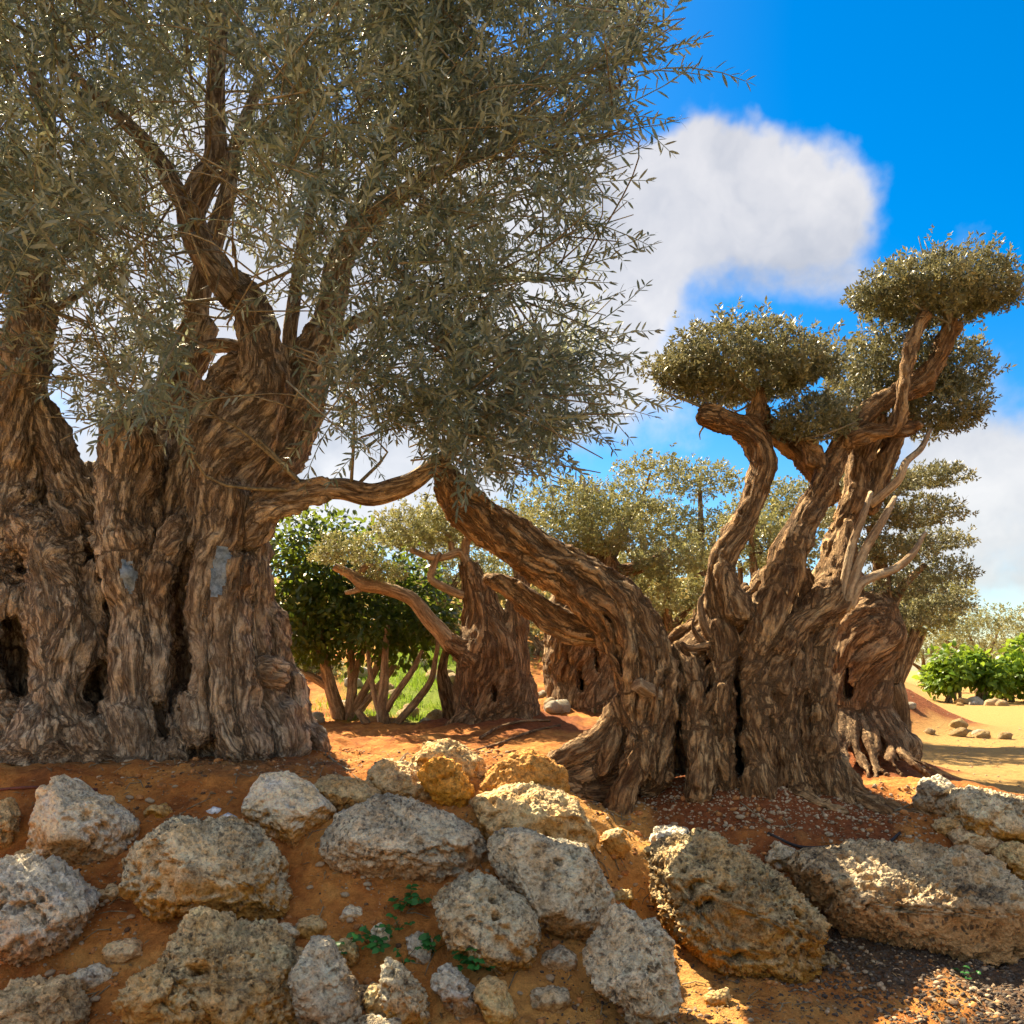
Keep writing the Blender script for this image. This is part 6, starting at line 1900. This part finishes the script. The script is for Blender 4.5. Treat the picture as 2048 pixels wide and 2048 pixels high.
def build_litter():
    r = np.random.default_rng(33)
    T = pebble_templates(r, 5, 0)

    def spread(name, label, cat, n, region, size, material, dens=None):
        x, y = region(r, n)
        if dens is not None:
            k = dens(x, y)
            x, y = x[k], y[k]
        z = Hfull(x, y)
        P = np.stack([x, y, z], 1)
        sc = size[0] * (size[1] / size[0]) ** (r.random(len(x)) ** 2.2)
        a = r.uniform(0, 6.28, len(x))
        D = np.stack([np.cos(a), np.sin(a), r.normal(0, .2, len(x))], 1)
        Zh = np.stack([r.normal(0, .3, len(x)), r.normal(0, .3, len(x)), np.ones(len(x))], 1)
        (V, Fc, t), _, _ = scatter(T, P + np.array([0, 0, 1]) * (sc * .15)[:, None], D, Zh, sc, np.zeros(len(x)), r)
        o = link(name, mesh_np(name, V, Fc, True, None, material), kind="stuff")
        tag(o, label, cat)

    bank = lambda r, n: (r.uniform(-2.7, 3.2, n), r.uniform(3.7, 6.6, n))
    patch = lambda x, y: fbm(np.stack([x, y, 0 * x], 1) * 2.2, 3, 95) + r.normal(0, .22, len(x)) > .02
    spread("gravel", "small tan gravel strewn over the red soil bank", "gravel", 4600, bank, (.004, .019), M["pebble"], patch)
    spread("gravel", "tiny pale chips scattered over the bank and mound", "gravel", 2200, bank, (.004, .014), M["pebble_pale"], patch)
    spread("clods", "crumbling clods of red earth on the bank", "clods", 3800, bank, (.008, .034), M["clod"], patch)
    spread("clods", "small dark crumbs of humus on the bank and terrace", "clods", 2200, bank, (.006, .022), M["humus"], patch)
    mound = lambda r, n: (r.normal(1.7, .55, n), r.normal(5.95, .28, n))
    spread("gravel", "pale crumbs and chips on the red mound under the leaning olive", "gravel", 900, mound, (.004, .013), M["pebble_pale"])
    spread("gravel", "orange crumbs of earth on the red mound", "gravel", 1600, mound, (.006, .022), M["pebble"])
    foot = lambda r, n: (r.uniform(.75, 2.8, n), r.uniform(3.7, 5.2, n))
    indark = lambda x, y: x - (1.12 + (5.0 - y) * .75) + r.normal(0, .2, len(x)) > .0
    spread("gravel", "dark gravel at the foot of the bank, bottom corner of the picture", "gravel", 6500, foot, (.006, .019), M["pebble_dark"], indark)
    spread("gravel", "grey pebbles mixed into the dark gravel", "gravel", 900, foot, (.006, .024), M["pebble_pale"], indark)
    strip = lambda r, n: (r.uniform(.1, 1.5, n), r.uniform(3.7, 5.0, n))
    spread("gravel", "dark grit scattered on the sunny strip of soil", "gravel", 900, strip, (.004, .013), M["pebble_dark"])
    fieldr = lambda r, n: (r.uniform(2.9, 9, n), r.uniform(6.8, 16, n))
    spread("gravel", "fine gravel on the sandy field", "gravel", 2600, fieldr, (.005, .02), M["pebble_pale"])
    # single stones one can pick out
    tm = [mesh_np("loose_stone", t[0], t[1], False, None, m) for t in pebble_templates(r, 4, 2) for m in (M["pebble"], M["pebble_pale"])]
    spots = [(204, 1811), (262, 1838), (270, 1866), (213, 1802), (275, 1782), (100, 1942), (190, 2010), (726, 1770), (735, 1785), (1240, 1745), (1290, 1960), (1345, 1985), (1450, 1990), (1250, 1700), (1690, 1890), (1705, 1895), (1730, 1955), (1905, 2010), (1870, 2000), (1950, 1985),
             (1790, 2020), (1300, 1900), (1120, 1995), (1100, 1960), (560, 1880), (640, 1840), (330, 1700), (240, 1760), (620, 1780), (700, 1850), (600, 1850), (1380, 2020), (1420, 1975), (1330, 1930), (1660, 1880), (1540, 1655), (1480, 1650), (1400, 1640), (1600, 1660), (1350, 1650), (1660, 1670), (1710, 1660),
             (1040, 1990), (150, 1790), (40, 1960), (120, 1930), (300, 1600), (260, 1590), (520, 1720), (640, 1735), (690, 1800), (1230, 1780), (1270, 1760), (1560, 1630), (1450, 1665), (460, 1600), (350, 1580), (1980, 1940), (1930, 1960), (1760, 1940)]
    for i, (a, b) in enumerate(spots):
        p = ground_hit(a, b)
        o = link("loose_stone", tm[i % len(tm)])
        s = r.uniform(.013, .030)
        o.scale = (s, s, s * .9)
        o.rotation_euler = (r.uniform(-.3, .3), r.uniform(-.3, .3), r.uniform(0, 6.28))
        o.location = (p[0], p[1], gz(p[0], p[1]) + s * .25)
        lab = ("small loose stone in the dark gravel at the foot of the long layered slab" if a > 1600 and b > 1840 else "small loose stone on the red mound under the leaning olive" if a > 1320 and b < 1700
               else "small loose stone on the sunny strip of soil beside the upright speckled boulder" if a > 1090 else "small loose stone on the terrace at the foot of the huge trunk" if b < 1640
               else "small loose stone on the shaded soil between the boulders of the bank")
        tag(o, lab, "stone", "loose stones: " + lab[18:])
    # rubble in front of the far bank, behind the huge trunk and on the red heap
    tm2 = [mesh_np("rubble_stone", t[0], t[1], True, None, m) for t in pebble_templates(r, 4, 3) for m in (M["rock_warm"], M["rock_white"])]
    for i in range(70):
        if i < 46:
            x, y = r.uniform(-2.6, .6), r.uniform(9.3, 13.5)
        else:
            x, y = r.uniform(4.2, 7.2), r.uniform(12.8, 14.2)
        if i >= 58:
            x, y = r.uniform(12.5, 16), r.uniform(24.5, 26)
        o = link("rubble_stone", tm2[i % len(tm2)])
        s = r.uniform(.05, .16) * (1.6 if i >= 58 else 1)
        o.scale = (s, s, s)
        o.rotation_euler = (r.uniform(-.4, .4), r.uniform(-.4, .4), r.uniform(0, 6.28))
        o.location = (x, y, gz(x, y) + s * .25)
        lab = "rubble stone on the ground behind the citrus tree" if i < 46 else "rubble stone at the foot of the red earth heap" if i < 58 else "rubble stone at the far edge of the sandy field"
        tag(o, lab, "stone", lab[:6] + lab[12:])
    # dry sticks and exposed rootlets
    def stick(label, pts, rad, material, lift=.01):
        q = []
        for (a, b) in pts:
            p = ground_hit(a, b)
            q.append([p[0], p[1], gz(p[0], p[1]) + lift, rad])
        o = tube_obj("hose" if "hose" in label or "pipe" in label else "dry_stick", np.array(q), material, sides=8, step=.05, rough=.03)
        tag(o, label, "hose" if "hose" in label or "pipe" in label else "stick")
    stick("black irrigation hose curving along the foot of the red mound", [(1535, 1690), (1600, 1698), (1680, 1700), (1760, 1690), (1800, 1672)], .009, M["hose"])
    stick("thin reddish pipe lying on the terrace beside the huge trunk", [(-40, 1592), (60, 1590), (140, 1588), (195, 1580)], .008, M["pipe_red"])
    stick("dry stick at the edge of the red mound, near the rubble heap", [(1790, 1630), (1830, 1600), (1850, 1585)], .006, M["twig"])
    stick("dry stick lying at the foot of the huge trunk", [(640, 1500), (670, 1520), (700, 1535)], .007, M["twig"])
    stick("dry twig on the red mound beside the hose", [(1480, 1620), (1515, 1650), (1540, 1662)], .004, M["twig"])
    stick("dry root poking from the dark mound behind the boulders", [(960, 1480), (1000, 1462), (1050, 1450), (1100, 1440)], .014, M["bark_far"])
    stick("second dry root crossing the dark mound behind the boulders", [(940, 1505), (1000, 1490), (1060, 1470), (1120, 1455)], .012, M["bark_far"])
    stick("dry branch half buried beside the slim young tree", [(800, 1530), (815, 1515), (830, 1535), (838, 1545)], .016, M["bark_far"])
    tw = []
    for k in range(340):
        x, y = r.uniform(-2.8, 2.4), r.uniform(3.9, 6.5)
        a, L = r.uniform(0, 6.28), r.uniform(.03, .14)
        e = (x + math.cos(a) * L, y + math.sin(a) * L)
        md = ((x + e[0]) / 2 + r.normal(0, .01), (y + e[1]) / 2 + r.normal(0, .01))
        tw.append(np.array([[x, y, gz(x, y) + .006, .0032], [*md, gz(*md) + .012, .003], [*e, gz(*e) + .006, .002]]))
    o = join_tubes("twigs", tw, M["twig"], None, "stuff", sides=4, step=.08, rough=0)
    tag(o, "short dry twigs strewn over the soil", "twigs")
    # leaf litter under the canopy
    n = 7000
    x, y = r.uniform(-2.9, 2.6, n), r.uniform(3.8, 6.6, n)
    kk = fbm(np.stack([x, y, 0 * x], 1) * 1.8, 3, 97) + r.normal(0, .25, n) > .0
    x, y = x[kk], y[kk]
    n = len(x)
    V, Fc = leaf_template(1, .12, .2, True)
    P = np.stack([x, y, Hfull(x, y) + .006], 1)
    a = r.uniform(0, 6.28, n)
    D = np.stack([np.cos(a), np.sin(a), r.normal(0, .25, n)], 1)
    Z = np.stack([r.normal(0, .4, n), r.normal(0, .4, n), np.ones(n)], 1)
    W, FF, t = replicate((V, Fc, np.zeros(4)), basis(D, Z), P, r.uniform(.03, .055, n), r.uniform(.3, 1, n))
    o = link("leaves", mesh_np("leaves", W, FF, False, {"tint": t}, M["dry_leaf"]), kind="stuff")
    tag(o, "dry fallen olive leaves littering the soil", "leaves")


M["clod"] = plain("clod", (.42, .19, .065), .95)
M["humus"] = plain("humus", (.12, .07, .04), .95)
M["dry_leaf"] = leaf_material("dry_leaf", (.20, .13, .06), (.27, .20, .12), (.34, .24, .12), .1, .8)
build_litter()


# ------------------------------------------------------------------ weeds and grass
def build_weeds():
    r = np.random.default_rng(44)
    for (a, b, n, s, lab) in [(745, 1893, 16, 1.0, "leafy green weed clump beside the short pale stone"), (690, 1902, 7, .7, "small green weed at the foot of the broken tan stone"), (822, 1802, 14, .9, "blue-green weed in the dark gap under the flat-topped slab"),
                              (868, 1905, 10, .9, "upright weed with narrow shoots under the crescent boulder"), (912, 1880, 12, .9, "round-leaved weed tucked under the crescent boulder"), (950, 1950, 14, .9, "lowest weed clump, at the foot of the crescent boulder"),
                              (808, 1928, 6, .7, "tiny light green weed between the pale stones"), (800, 1845, 7, .6, "tiny green weed above the short pale stone"), (940, 1910, 10, .8, "weed with trailing stems in the shade of the crescent boulder"),
                              (1920, 1960, 6, .5, "tiny weed in the dark gravel")]:
        p = ground_hit(a, b)
        s *= 1.75
        root = thing("weed", lab, "weed", (p[0], p[1] - .03, gz(p[0], p[1] - .03)), "green weeds among the boulders")
        parts, stems = [], []
        for k in range(n):
            az, el = r.uniform(0, 6.28), math.radians(r.uniform(15, 80))
            L = r.uniform(.03, .085) * s
            e = np.array([math.cos(az) * math.cos(el) * L, math.sin(az) * math.cos(el) * L - .02, math.sin(el) * L])
            stems.append(np.array([[0, 0, 0, .0016], [*(e * .5 + np.array([0, 0, .008])), .0014], [*e, .001]]))
            for q in range(3):
                d = np.array([math.cos(az + (q - 1) * 1.2), math.sin(az + (q - 1) * 1.2), r.uniform(-.2, .4)])
                V, Fc = leaf_template(1, .42, .25)
                R = basis(d[None], np.array([[0, -.4, 1.0]]) + r.normal(0, .3, (1, 3)))
                parts.append((V @ R[0].T * r.uniform(.018, .032) * s + e, Fc, np.full(len(V), r.uniform(.1, .7))))
        V, Fc, t = merge(parts)
        link("foliage", mesh_np("foliage", V, Fc, False, {"tint": t}, M["weed_leaf"]), root)
        join_tubes("stems", stems, M["weed_leaf"], root, "stuff", sides=4, step=.03, rough=0)
    # sunny grass beyond the slim tree
    n = 9000
    x, y = r.normal(-1.15, .62, n), r.uniform(9.8, 15.5, n)
    z = Hfull(x, y)
    keep = fbm(np.stack([x, y, 0 * x], 1) * 1.2, 2, 99) > -.25
    x, y, z = x[keep], y[keep], z[keep]
    n = len(x)
    V = np.array([[-.5, 0, 0], [.5, 0, 0], [0, 1, 0]], float) * np.array([.12, 1, 1])
    D = np.stack([r.normal(0, .35, n), r.normal(0, .35, n), np.ones(n)], 1)
    W, FF, t = replicate((V, np.array([[0, 1, 2]]), np.zeros(3)), basis(D, r.normal(0, 1, (n, 3))), np.stack([x, y, z - .01], 1), r.uniform(.05, .13, n), r.uniform(.2, .9, n))
    o = link("grass", mesh_np("grass", W, FF, False, {"tint": t}, M["grass"]), kind="stuff")
    tag(o, "bright sunlit grass on the slope behind the slim stems", "grass")


build_weeds()
